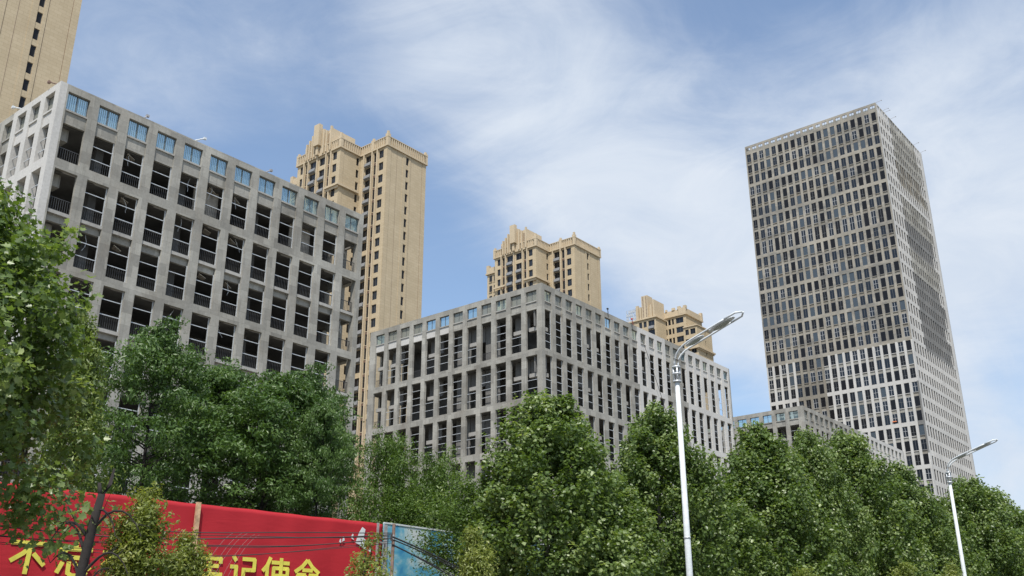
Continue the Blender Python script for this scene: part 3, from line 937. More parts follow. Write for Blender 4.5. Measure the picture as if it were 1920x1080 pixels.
        for i, (t_, b_) in enumerate(wz[1:12]):
            for a in (.9, 2.7):
                loc, rz = FLw.place(Y0+S+a, b_-.01-.35, X0+1.46); link('window', bw(1.0 if a > 1 else 1.3, 1.93), root, loc, (0, 0, rz))
    return root

T2 = res_tower('beige stone apartment tower with stepped crown behind the nearest grey building', (-27.249, 193.087, 0), 40, 40)
T3 = res_tower('beige stone apartment tower with stepped crown rising behind the middle grey building', (16.978, 247.919, 0), 84, 84)
T0 = res_tower('beige stone apartment wall with one column of small windows at the top left', (-76.887, 123.729, 0), 118, 66, left_wing=False, ztop_base=109.8)
for T_ in (T2, T3, T0):
    T_['group'] = 'beige residential towers'

def tower4():
    root = empty('stepped_tower', (52.724, 285.167, 0), RZB, 'shorter beige apartment tower with stepped terraces behind the street lamp head', 'apartment tower')
    zc = 101.33 + Z
    b = MB()
    def vol(mb, x0, x1, y0, y1, z1, colsL, colsR, wz):
        """walls with real openings on the two faces in view"""
        y = y0
        for a, c in colsL: mb.box(x0, x0+.4, y, a, 0, z1); y = c
        mb.box(x0, x0+.4, y, y1, 0, z1)
        for a, c in colsL:
            top = z1
            for (t_, b_) in wz: mb.box(x0+.003, x0+.4, a, c, t_, top); top = b_
            mb.box(x0+.003, x0+.4, a, c, 0, top)
        x = x0+.401
        for a, c in colsR: mb.box(x, a, y0, y0+.4, 0, z1); x = c
        mb.box(x, x1, y0, y0+.4, 0, z1)
        for a, c in colsR:
            top = z1
            for (t_, b_) in wz: mb.box(a, c, y0+.003, y0+.4, t_, top); top = b_
            mb.box(a, c, y0+.003, y0+.4, 0, top)
        mb.box(x0+.41, x1-.002, y0+.41, y1-.002, 0, z1-.01)
    FLw = Face('L', 0, 0)
    pt = 3.0
    wz = [(zc-.5-i*pt, zc-2.3-i*pt) for i in range(9)]
    # main block
    main_cols = [(.9, 3.5), (4.2, 4.9), (5.3, 6.2), (6.6, 7.3)]
    vol(b, 0, 10.0, 0, 14, zc, main_cols, [], wz)
    b.build('wall', [BEIGE], root)
    for (t_, b_) in wz:
        for a, c in main_cols:
            loc, rz = FLw.place((a+c)/2, b_+.01, .2); link('window', bw(round(c-a-.01, 2), 1.78, GL_DARK if c-a > 2 else None), root, loc, (0, 0, rz))
    # cornice, parapet with battlements
    c = MB()
    c.box(-.4, 10.3, -.4, 14, zc, zc+.4); c.box(-.1, 10, -.1, 14, zc+.4, zc+2.1)
    c.box(-.42, -.12, -.3, 2.2, zc+.41, zc+2.3); c.box(9.4, 10.3, -.3, .6, zc+.41, zc+3.0); c.box(-.35, .5, -.35, .6, zc+2.11, zc+2.9)
    c.box(-.3, .3, 1.6, 2.6, zc+2.11, zc+3.0); c.box(-.3, .3, 3.6, 4.6, zc+2.11, zc+2.9); c.box(-.3, .3, 6.3, 6.9, zc+2.11, zc+2.8)
    c.box(2, 6, 3, 9, zc+2.1, zc+2.7)
    c.build('parapet', [BEIGET], root)
    # front left block carrying the tall crown
    X1, Y1 = -6.1, 6.9
    zf = 100.35 + Z
    f = MB()
    fc = [(Y1+.5, Y1+2.7), (Y1+3.3, Y1+4.4), (Y1+4.9, Y1+6.0)]
    wz2 = [(zf-.7-i*pt, zf-2.5-i*pt) for i in range(8)]
    vol(f, X1, X1+6.0, Y1, Y1+9.5, zf, fc, [], wz2)
    f.build('front_wall', [BEIGE], root)
    for (t_, b_) in wz2:
        for j, (a, c_) in enumerate(fc):
            loc, rz = FLw.place((a+c_)/2, b_+.01, X1+.2); link('window', bw(round(c_-a-.01, 2), 1.78, GL_DARK), root, loc, (0, 0, rz))
            if j == 0: loc, rz = FLw.place((a+c_)/2, b_-1.1, X1-.01); link('ac_rack', AC_M, root, loc, (0, 0, rz))
    k = MB()
    k.box(X1-.35, X1+6.2, Y1-.35, Y1+9.7, zf, zf+.35)
    k.box(X1+.1, X1+6, Y1+.4, Y1+.9, zf+.35, zf+5.9); k.box(X1+.6, X1+6, Y1+.9, Y1+6.6, zf+.35, zf+4.1)
    k.box(X1-.1, X1+3, Y1+2.6, Y1+4.7, zf+.35, zf+7.7); k.box(X1+.1, X1+.59, Y1+1.3, Y1+1.9, zf+.35, zf+4.5); k.box(X1+.1, X1+.59, Y1+5.1, Y1+5.7, zf+.35, zf+4.4)
    k.box(X1, X1+.59, Y1+6.0, Y1+6.9, zf+.35, zf+5.0)
    k.build('crown', [BEIGET], root)
    h = MB(); 
    for yq in (2.85, 3.95):
        zq = zf+.8
        while zq < zf+7.2:
            h.box(X1-.13, X1-.1005, Y1+yq, Y1+yq+.35, zq, zq+.22); zq += .45
    tag(h.build('hole_shade', [BROWNP], root), kind='stuff')  # proud brown blocks, the dark of the openings painted on
    # terrace blocks lower down, in front to the right
    X2, Y2 = -2.07, -4.6
    zt_ = 89.3 + Z
    t = MB()
    wz3 = [(zt_+6.3-i*pt, zt_+4.6-i*pt) for i in range(9)]
    vol(t, X2+.02, X2+9.0, Y2, Y2+4.59, 96.3+Z, [(Y2+.6, Y2+2.3), (Y2+2.8, Y2+4.0)], [(X2+4.75, X2+5.3)], wz3)
    t.box(X2-.6, X2+9.6, Y2-.6, Y2-.01, zt_-.1, zt_+.35, 1); t.box(X2-.6, X2-.01, Y2-.009, Y2+4.6, zt_-.1, zt_+.35, 1)
    t.box(X2-.3, X2+9.3, Y2-.3, Y2-.01, zt_-.5, zt_-.1, 1)
    t.box(X2-.25, X2+9.25, Y2-.25, Y2+4.58, 96.3+Z, 96.6+Z, 1)
    t.build('terrace_wall', [BEIGE, BEIGET], root)
    for (t_, b_) in wz3:
        for a, c_ in ((Y2+.6, Y2+2.3), (Y2+2.8, Y2+4.0)):
            loc, rz = FLw.place((a+c_)/2, b_+.01, X2+.2); link('window', bw(round(c_-a-.01, 2), 1.68, GL_DARK), root, loc, (0, 0, rz))
        link('window', bw(.54, 1.68), root, (X2+5.025, Y2+.2, b_+.01))
    # rooftop sign lattice seen from behind
    s = empty('sign_lattice', root.matrix_world @ Vector((0, 0, 0)), 0, 'pale steel sign lattice on the roof left of the stepped beige tower', 'billboard frame')
    s.matrix_world = Matrix.Translation((52.724, 285.167, 0)) @ Matrix.Rotation(RZB, 4, 'Z')
    m_ = MB(); r = .05
    ya, yb, za, zb = Y1+6.9, Y1+11.0, zf+.36, zf+4.6
    for i in range(6): yy = ya+(yb-ya)*i/5; m_.tube([(X1+1, yy, za), (X1+1, yy, zb)], r, 4); m_.tube([(X1+1, yy, zb), (X1+3, yy, za)], r, 4)
    for i in range(5): zq = za+(zb-za)*i/4; m_.tube([(X1+1, ya, zq), (X1+1, yb, zq)], r, 4)
    m_.build('strut', STEEL, s)
    rr = random.Random(8)
    for i in range(5):
        for j in range(4):
            if rr.random() < .62:
                y_, z_ = ya+(yb-ya)*i/5, za+(zb-za)*j/4
                MB().box(X1+.85, X1+.93, y_+.08, y_+.72, z_+.1, z_+.8).build('letter_back', STEEL, s)
    return root
tower4()

# ------------------------------------------------------------------ roof brackets and lamps
def bracket(face, root, a, z, lean, length, mt, label, nm='roof_bracket'):
    loc, rz = face.place(a, z, .3)
    e = empty(nm, root.matrix_basis @ Vector(loc) if False else (Matrix.Translation(root.location) @ Matrix.Rotation(RZB, 4, 'Z')) @ Vector(loc), RZB + rz, label, 'roof bracket', 'brackets on the roof edges')
    dx, dy = lean
    MB().tube([(0, 0, 0), (dx*length, dy*length, length*.42), (dx*length*1.25, dy*length*1.25, length*.5)], .05, 6).build('arm', mt, e)
    p = Vector((dx*length*1.25, dy*length*1.25, length*.5))
    MB().box(p.x-.12, p.x+.12, p.y-.10, p.y+.10, p.z-.09, p.z+.09).build('head', mt, e)
ZA, ZB, ZT = 41.28+Z, 45.06+Z, 158.75+Z
bracket(FA['L'], bA, .6, ZA, (-.9, -.35), 1.0, RUST, 'rusty brown bracket at the white corner of the nearest grey building')
bracket(FA['L'], bA, 6.1, ZA, (-1.0, -.3), 1.1, WHITEP, 'white bracket on the left roof edge of the nearest grey building')
bracket(FA['R'], bA, 6.9, ZA, (.35, .2), 1.3, GREYM, 'grey bracket on the roof edge above the fourth bay of the nearest grey building')
bracket(FA['R'], bA, 11.5, ZA, (.7, -.2), 1.1, WHITEP, 'white bracket near the middle of the nearest grey roof edge')
bracket(FA['R'], bA, 18.8, ZA, (.6, -.1), .9, GREYM, 'small grey bracket on the roof edge towards the beige tower')
bracket(FB['R'], bB, 15.2, ZB, (-.7, -.4), 1.0, CABLE, 'dark bracket on the roof edge left of the pale bays')
bracket(FB['R'], bB, 21.5, ZB, (-.9, -.4), 1.2, REDM, 'red bracket on the roof edge where the pale bays begin')
for a, lb in ((.4, 'bracket on the front corner of the tall tower roof'), (6.2, 'bracket just right of the tower roof corner'), (7.6, 'second bracket right of the tower roof corner'), (12.6, 'bracket where the tower roof edge meets the grey bays'), (33.5, 'bracket near the far end of the tower roof edge'), (40.2, 'bracket at the far end of the tower roof edge')):
    bracket(FT['R'], tower_root, a, ZT, (.5, -.8), 1.7, GREYM, lb)
# loose cable slanting down the pale bays
cb = MB(); pts = []
for i in range(9):
    t = i/8; pts.append((22.5+8.5*t, -.12-.25*math.sin(math.pi*t), ZB-1.0-16*t))
cb.tube(pts, .035, 5)
oc = cb.build('loose_cable', CABLE); oc.matrix_world = Matrix.Translation((3.640, 114.942, 0)) @ Matrix.Rotation(RZB, 4, 'Z')
tag(oc, 'dark cable slanting down across the pale bays of the middle building', 'cable')

# ------------------------------------------------------------------ hoarding
H0 = Vector((-12.943, 25.202, 0)); H1 = Vector((-4.222, 32.970, 0)); H2 = Vector((-2.601, 34.810, 0))
HZ = 4.5 + Z
hd = (H1-H0).normalized(); hn = Vector((hd.y, -hd.x, 0))      # towards the street
h2 = (H2-H1).normalized(); hn2 = Vector((h2.y, -h2.x, 0))
def red_mat():
    mt, nt, bs = new_mat('red_cloth')
    tc = nt.nodes.new('ShaderNodeTexCoord')
    n = _noise(nt, tc.outputs['Object'], 0.8, 5, 0.6)
    nt.links.new(_ramp(nt, n.outputs['Fac'], [(0.3, (0.36, 0.017, 0.026)), (0.7, (0.43, 0.022, 0.031))]), bs.inputs['Base Color'])
    bs.inputs['Roughness'].default_value = 0.75; bs.inputs['Specular IOR Level'].default_value = 0.25
    mp = nt.nodes.new('ShaderNodeMapping'); nt.links.new(tc.outputs['Object'], mp.inputs[0]); mp.inputs['Scale'].default_value = (.6, .6, 2.4)
    w = _noise(nt, mp.outputs[0], 1.6, 4, 0.55, 1.4)
    bp = nt.nodes.new('ShaderNodeBump'); bp.inputs['Strength'].default_value = 0.12; bp.inputs['Distance'].default_value = 0.06
    nt.links.new(w.outputs['Fac'], bp.inputs['Height']); nt.links.new(bp.outputs[0], bs.inputs['Normal'])
    return mt
def skypic_mat():
    mt, nt, bs = new_mat('printed_sky')
    tc = nt.nodes.new('ShaderNodeTexCoord')
    n = _noise(nt, tc.outputs['Object'], 0.75, 5, 0.6, 0.6)
    c = _ramp(nt, n.outputs['Fac'], [(0.34, (0.045, 0.24, 0.44)), (0.45, (0.12, 0.38, 0.52)), (0.53, (0.36, 0.52, 0.56)), (0.64, (0.56, 0.61, 0.60))])
    nt.links.new(c, bs.inputs['Base Color']); bs.inputs['Roughness'].default_value = 0.4
    return mt
hroot = empty('hoarding', H0, 0, 'long red and blue street hoarding with yellow slogan characters', 'hoarding')
def hbox(name, P, d, n, s0, s1, z0, z1, o0, o1, mt, wavy=False):
    b = MB()
    q = [P - H0 + d*s0 + n*o0, P - H0 + d*s1 + n*o0, P - H0 + d*s1 + n*o1, P - H0 + d*s0 + n*o1]
    b.prism([(v.x, v.y, z0) for v in q][::-1], (0, 0, 1), z1-z0)
    return b.build(name, mt, hroot)
REDC = red_mat()
# cloth sheet with real sag and wrinkles between its battens
def cloth(name, P, d, n, s0, s1, z0, z1, mt):
    nx, nz = int((s1-s0)/.12), int((z1-z0)/.12)
    v, f = [], []
    rs = random.Random(4); ph = [rs.uniform(0, 6) for _ in range(6)]
    for j in range(nz+1):
        for i in range(nx+1):
            s_ = s0+(s1-s0)*i/nx; z_ = z0+(z1-z0)*j/nz
            w = .010*math.sin(s_*2.1+ph[0]+z_*1.3)+.006*math.sin(s_*5.3-z_*2.2+ph[1])+.006*math.sin(z_*4.0+ph[2]+math.sin(s_*1.1)*2)
            zt_ = z_ + (.008*math.sin(s_*1.9+ph[3])+.006*math.sin(s_*4.7+ph[4])) * (j/nz)**6
            p_ = P - H0 + d*s_ + n*(.06+w); v.append((p_.x, p_.y, zt_))
    for j in range(nz):
        for i in range(nx):
            a = j*(nx+1)+i; f.append((a, a+1, a+nx+2, a+nx+1))
    me = bpy.data.meshes.new(name); me.from_pydata(v, [], f); me.materials.append(mt)
    me.polygons.foreach_set('use_smooth', [True]*len(f)); o = link(name, me, hroot)
    md = o.modifiers.new('thickness', 'SOLIDIFY'); md.thickness = 0.012; md.offset = 0
    return o
cloth('red_banner', H0, hd, hn, -14, 11.62, .5, HZ, REDC)
hbox('backing_board', H0, hd, hn, -14, 11.62, 0, HZ-.08, -.12, -.06, GREYM)
hbox('sky_panel', H1, h2, hn2, .03, 14, .5, HZ+.02, -.02, .03, skypic_mat())
hbox('edge_trim', H1, h2, hn2, .03, 14, HZ+.021, HZ+.07, -.03, .05, WHITEP)
hbox('timber_batten', H0, hd, hn, 5.19, 5.31, 0.2, HZ+.03, .10, .20, WOOD)
hbox('steel_post', H0, hd, hn, 11.36, 11.42, .2, HZ, .12, .18, GREYM)
hbox('steel_post', H0, hd, hn, 11.70, 11.78, .2, HZ-.02, .05, .13, GREYM)
for zq in (3.9+Z, 3.44+Z, 2.4+Z, 1.4+Z): hbox('rung', H0, hd, hn, 11.43, 11.69, zq-.025, zq+.025, .13, .17, GREYM)
# slogan characters, drawn as thick strokes standing just proud of the cloth
YEL = simple('yellow_print', (0.66, 0.60, 0.085), 0.6, 0.12, 3)
G = {
 'bu': [[(4,88),(96,88)], [(60,84),(36,58),(8,36)], [(52,70),(48,2)], [(62,60),(92,28)]],
 'wang': [[(50,100),(50,84)], [(6,80),(94,80)], [(24,80),(22,54)], [(18,56),(88,56)], [(20,42),(8,10)], [(36,44),(36,12),(46,5),(74,5),(84,18)], [(50,42),(60,28)], [(76,42),(92,24)]],
 'chu': [[(25,99),(33,86)], [(6,78),(46,78)], [(43,76),(8,38)], [(27,60),(27,2)], [(34,52),(46,38)], [(50,84),(92,84)], [(91,88),(85,8),(72,10)], [(68,82),(62,42),(46,6)]],
 'xin': [[(16,52),(6,18)], [(33,72),(33,14),(43,6),(72,6),(80,26)], [(44,86),(58,64)], [(76,66),(94,34)]],
 'lao': [[(50,100),(50,86)], [(8,83),(92,83)], [(12,86),(12,68)], [(88,86),(88,68)], [(36,72),(20,48)], [(30,60),(82,60)], [(4,34),(96,34)], [(52,74),(52,0)]],
 'ji': [[(12,96),(24,80)], [(4,62),(30,62)], [(25,64),(25,10)], [(24,12),(38,24)], [(44,88),(90,88)], [(87,90),(87,50)], [(44,54),(90,54)], [(50,56),(50,12),(58,6),(88,6),(93,24)]],
 'shi': [[(30,100),(20,74),(4,54)], [(20,72),(20,0)], [(34,84),(98,84)], [(38,66),(96,66)], [(42,68),(42,38)], [(92,68),(92,38)], [(42,42),(92,42)], [(67,100),(67,34),(54,14),(34,3)], [(44,28),(66,12),(96,3)]],
 'ming': [[(50,100),(32,78),(5,58)], [(50,100),(68,78),(95,58)], [(32,66),(70,66)], [(12,50),(46,50)], [(15,50),(15,12)], [(43,50),(43,12)], [(14,18),(44,18)], [(56,50),(90,50)], [(87,50),(87,16),(76,12)], [(60,52),(60,0)]],
}
def glyph(key, s0, w, z0, h):
    b = MB(); th = .052 * h * 1.2
    for k_, st in enumerate(G[key]):
        pts = [Vector((s0 + x/100*w, z0 + y/100*h)) for x, y in st]
        for i in range(len(pts)-1):
            p, q = pts[i], pts[i+1]; t = (q-p).normalized(); nn = Vector((-t.y, t.x)) * th
            e0 = p - (t*th*.6 if i else Vector((0, 0))); e1 = q
            off = .098 + .0012 * (k_*3+i)
            poly = [e0-nn, e1-nn, e1+nn, e0+nn]
            P3 = [hd*v.x + hn*(off-.012) + Vector((0, 0, v.y)) for v in poly]
            b.prism([tuple(v) for v in P3], tuple(hn), .012)
    b.build('character', YEL, hroot)
zb_ = 2.32 + Z
for key, c_, w_ in (('bu', .93, .98), ('wang', 2.08, .98), ('chu', 3.2, .96), ('xin', 4.27, .92), ('lao', 5.78, .9), ('ji', 6.84, .9), ('shi', 7.88, .92), ('ming', 8.94, .92)):
    glyph(key, c_-w_/2, w_, zb_-.02, .88)
# white birds printed on the cloth
def bird(s_, z_, k, flip=1):
    b = MB(); sh = [(0, .02), (.10, .30), (.20, .46), (.30, .40), (.26, .16), (.36, .10), (.27, .04), (.40, -.16), (.22, -.10), (.12, -.02)]
    P3 = [hd*(s_+x*k*flip) + hn*.096 + Vector((0, 0, z_+y*k)) for x, y in sh]
    if flip < 0: P3 = P3[::-1]
    b.prism([tuple(v) for v in P3], tuple(hn), .008); b.build('printed_bird', WHITEP, hroot)
bird(10.60, 3.80+Z, 1.15); bird(10.2, 3.86+Z, .28, -1); bird(10.42, 3.95+Z, .3); bird(11.1, 3.60+Z, .32); bird(10.0, 3.80+Z, .22)

# ------------------------------------------------------------------ poles and cables
px_, py_ = polar(-6.72, 27.6)
p = empty('steel_pole', (px_, py_, 0), 0, 'thin rusty steel pole carrying cables in front of the blue panel', 'pole')
MB().tube([(0, 0, 0), (.0, 0, 3.2), (0.02, 0, 5.35)], [.055, .05, .042], 10).build('shaft', RUST, p)
MB().tube([(0, 0, 4.92), (0, 0, 5.06)], .062, 10).build('clamp', GREYM, p)
q1 = Vector((px_, py_, 0))
def cable(name, pts, r, mt, label, group=None, cat='cable'):
    b = MB(); b.tube(pts, r, 5); o = b.build(name, mt); tag(o, label, cat, group); return o
def sag(p, q, s_, n=14, wob=0.0, seed=0):
    r = random.Random(seed); out = []
    for i in range(n+1):
        t = i/n; v = p.lerp(q, t); v = v + Vector((0, 0, -s_*4*t*(1-t) + wob*math.sin(t*9+seed)*math.sin(math.pi*t)))
        out.append(v)
    return out
ends = [Vector((-12.4, 21.6, 4.95)), Vector((-12.4, 21.6, 4.75)), Vector((-12.4, 21.6, 4.55))]
q2 = Vector((-1.0, 33.5, 0)) + RD*6
ORD = ('first', 'second', 'third', 'fourth', 'fifth', 'sixth', 'seventh')
gc = 'cables strung along the hoarding'
for i, (za, zb, s_, r_) in enumerate([(4.92, 5.10, .16, .013), (4.86, 5.06, .30, .016), (4.80, 5.02, .20, .009), (4.74, 4.98, .40, .012), (4.66, 4.95, .34, .009), (4.58, 4.9, .46, .008), (4.50, 4.84, .42, .007)]):
    a_ = Vector((-13.6, 21.9, za)); b_ = Vector((q1.x, q1.y-.06, zb))
    cable('cable', sag(a_, b_, s_, 26, .045, i), r_, CABLE, 'black cable across the red cloth, ' + ORD[i] + ' from the top', gc)
for i, (za, zb, s_, r_) in enumerate([(5.00, 3.9, .35, .024), (4.93, 3.7, .45, .018), (4.80, 3.5, .25, .02), (4.78, 3.3, .5, .012)]):
    a_ = Vector((q1.x, q1.y-.06, za)); b_ = Vector((q1.x+5.2, q1.y+3.2, zb-1.6))
    cable('cable', sag(a_, b_, -s_*.6, 12, .01, i), r_, CABLE, 'black cable drooping right of the rusty pole past the blue panel, ' + ORD[i] + ' from the top', 'cables past the blue panel')
for i in range(5):
    s_ = 5.25 + .2*i + .05*(i % 2)
    a_ = H0 + hd*(s_+1.0) + hn*.5 + Vector((0, 0, 3.74+Z)); b_ = H0 + hd*(s_-.3) + hn*.9 + Vector((0, 0, 1.9+Z))
    cable('stay_wire', sag(a_, b_, -.30, 10), .0045, WIRE, 'thin pale wire hanging slanted over the slogan, ' + ORD[i] + ' from the left', 'pale wires over the slogan', 'wire')

# ------------------------------------------------------------------ street lamps
POLEW = concrete('weathered_white_paint', (0.58, 0.61, 0.61), (0.66, 0.69, 0.69), stain=(0.34, 0.33, 0.30), stain_amt=0.35, block=False)
POLEW.node_tree.nodes['Principled BSDF'].inputs['Roughness'].default_value = 0.4
def street_lamp(loc, label):
    root = empty('street_lamp', loc, math.atan2(-RN.y, -RN.x), label, 'street lamp', 'twin rail street lamps')   # local +X points over the road
    H = 9.2
    MB().tube([(0, 0, .14), (0, 0, 4), (0, 0, H)], [.105, .086, .064], 20).build('pole', POLEW, root, True)
    MB().tube([(0, 0, 4.9), (0, 0, 4.93)], .098, 20).build('joint_ring', GREYL, root, True)
    c = MB()
    for zq in (H-.02, H+.20, H+.40): c.tube([(0, 0, zq), (0, 0, zq+.045)], .118, 16)
    for an in range(4):
        x, y = .085*math.cos(an*math.pi/2+.78), .085*math.sin(an*math.pi/2+.78); c.tube([(x, y, H), (x, y, H+.45)], .028, 8)
    c.build('collar', GREYL, root, True)
    for s_ in (-1, 1):
        yo = .085*s_
        pts = []
        for x, z_ in ((0, H+.40), (.012, H+.55), (.05, H+.68), (.12, H+.79), (.23, H+.88), (.37, H+.955), (.55, H+1.02), (.75, H+1.083), (.95, H+1.145), (1.15, H+1.207), (1.35, H+1.27), (1.55, H+1.332), (1.75, H+1.394)):
            pts.append((x, yo + s_*.10*min(1, x*2), z_))
        MB().tube(pts, [.027]*len(pts), 10).build('arm', WHITEP, root, True)
    # nose frame
    e = Vector(pts[-1]); sl = (Vector(pts[-1]) - Vector(pts[-2])).normalized()
    n_ = MB()
    a_, b_ = Vector((e.x, -.185, e.z)), Vector((e.x, .185, e.z)); tip = e + sl*.5; tip.y = 0
    n_.tube([a_, a_+sl*.36, Vector((tip.x, -.03, tip.z))], .03, 8); n_.tube([b_, b_+sl*.36, Vector((tip.x, .03, tip.z))], .03, 8)
    n_.build('nose_frame', WHITEP, root, True)
    # two luminaires slung between the rails
    def lum(t0, L_, w_, hgt):
        i0 = min(int(t0*12), 11); p0 = Vector(pts[i0]); p0.y = 0
        t = sl if t0 > .5 else (Vector(pts[min(i0+3, 12)]) - Vector(pts[i0])).normalized(); t.y = 0; t.normalize()
        nz_ = Vector((-t.z, 0, t.x))
        b = MB(); nseg = 12; prev = None
        rings = []
        for i in range(nseg+1):
            u = i/nseg; wid = w_*max(.02, math.sin(math.pi*min(1, max(0, u*.96+.02))) ** .38); hh = hgt*max(.02, math.sin(math.pi*(u*.96+.02)) ** .5)
            c_ = p0 + t*(L_*u)
            ring = []
            for k in range(12):
                an = 2*math.pi*k/12; y = wid*math.cos(an); zz_ = hh*math.sin(an)
                if zz_ < 0: zz_ *= .35
                ring.append(c_ + Vector((0, y, 0)) + nz_*zz_)
            rings.append(ring)
        for ring in rings: b.v += [tuple(v) for v in ring]
        for i in range(nseg):
            for k in range(12):
                k2 = (k+1) % 12; b.f.append((i*12+k, i*12+k2, (i+1)*12+k2, (i+1)*12+k)); b.m.append(0)
        b.f.append(tuple(range(11, -1, -1))); b.m.append(0); b.f.append(tuple(nseg*12+k for k in range(12))); b.m.append(0)
        l_ = b.build('luminaire', WHITEP, root, True)
        g_ = MB(); q0 = p0 + t*(L_*.18) - nz_*(hgt*.36+.012)
        pl = []
        for i in range(16):
            an = 2*math.pi*i/16; pl.append(q0 + t*(L_*.32*(1+math.cos(an))) + Vector((0, w_*.72*math.sin(an), 0)))
        g_.prism([tuple(v) for v in pl], tuple(nz_), .02)
        g_.build('lens', LENS, l_)
    lum(.42, .62, .125, .065)
    lum(.76, .85, .145, .075)
    return root
GREYL = simple('lamp_collar_metal', (0.55, 0.57, 0.58), 0.4, 0.1, 3, metal=0.4)
LENS = simple('lamp_lens', (0.30, 0.33, 0.30), 0.25, 0.3, 6)
street_lamp((4.632, 27.041, 0), 'white street lamp with twin rails standing before the trees, nearer of the two')
street_lamp((18.9, 43.2, 0), 'white street lamp with twin rails at the right before the tower, farther of the two')

# ------------------------------------------------------------------ trees
def leaf_cloud(name, P, Nn, size, tone, mt, kind, seed):
    g_ = np.random.default_rng(seed)
    L = len(P)
    Nn = Nn / np.maximum(np.linalg.norm(Nn, axis=1, keepdims=True), 1e-6)
    rv = g_.normal(size=(L, 3))
    T = np.cross(Nn, rv); T /= np.maximum(np.linalg.norm(T, axis=1, keepdims=True), 1e-6)
    B = np.cross(Nn, T)
    if kind == 'plane':       # five-lobed leaf, folded along the midrib
        shp = np.array([(0, -.5, 0), (.42, -.34, .10), (.30, -.10, .03), (.52, .12, .12), (.20, .16, .03), (0, .55, .02), (-.20, .16, .03), (-.52, .12, .12), (-.30, -.10, .03), (-.42, -.34, .10)])
        faces = [(0, 1, 2, 3, 4, 5), (0, 5, 6, 7, 8, 9)]
    elif kind == 'kite':
        shp = np.array([(0, -.5, 0), (.42, -.02, .13), (0, .55, 0), (-.42, -.02, .13)])
        faces = [(0, 1, 2), (0, 2, 3)]
    else:                     # narrow pointed leaf
        shp = np.array([(0, -.6, 0), (.24, -.05, .07), (0, .65, -.06), (-.24, -.05, .07)])
        faces = [(0, 1, 2), (0, 2, 3)]
    K = len(shp)
    sz = size * (0.65 + 0.7 * g_.random(L))
    V = P[:, None, :] + sz[:, None, None] * (shp[None, :, 0, None] * T[:, None, :] + shp[None, :, 1, None] * B[:, None, :] + shp[None, :, 2, None] * Nn[:, None, :])
    V = V.reshape(-1, 3).astype(np.float32)
    nf = len(faces); ln = [len(f_) for f_ in faces]; tot = sum(ln)
    idx = np.concatenate([np.array(f_) for f_ in faces])
    loops = (idx[None, :] + (np.arange(L) * K)[:, None]).reshape(-1).astype(np.int32)
    starts = (np.array([0] + list(np.cumsum(ln))[:-1])[None, :] + (np.arange(L) * tot)[:, None]).reshape(-1).astype(np.int32)
    me = bpy.data.meshes.new(name)
    me.vertices.add(len(V)); me.vertices.foreach_set('co', V.reshape(-1))
    me.loops.add(len(loops)); me.loops.foreach_set('vertex_index', loops)
    me.polygons.add(L * nf); me.polygons.foreach_set('loop_start', starts)
    me.update(calc_edges=True)
    at = me.attributes.new('tone', 'FLOAT', 'POINT')
    at.data.foreach_set('value', np.repeat(np.clip(tone, 0, 1), K).astype(np.float32))
    me.materials.append(mt)
    me.validate()
    return me

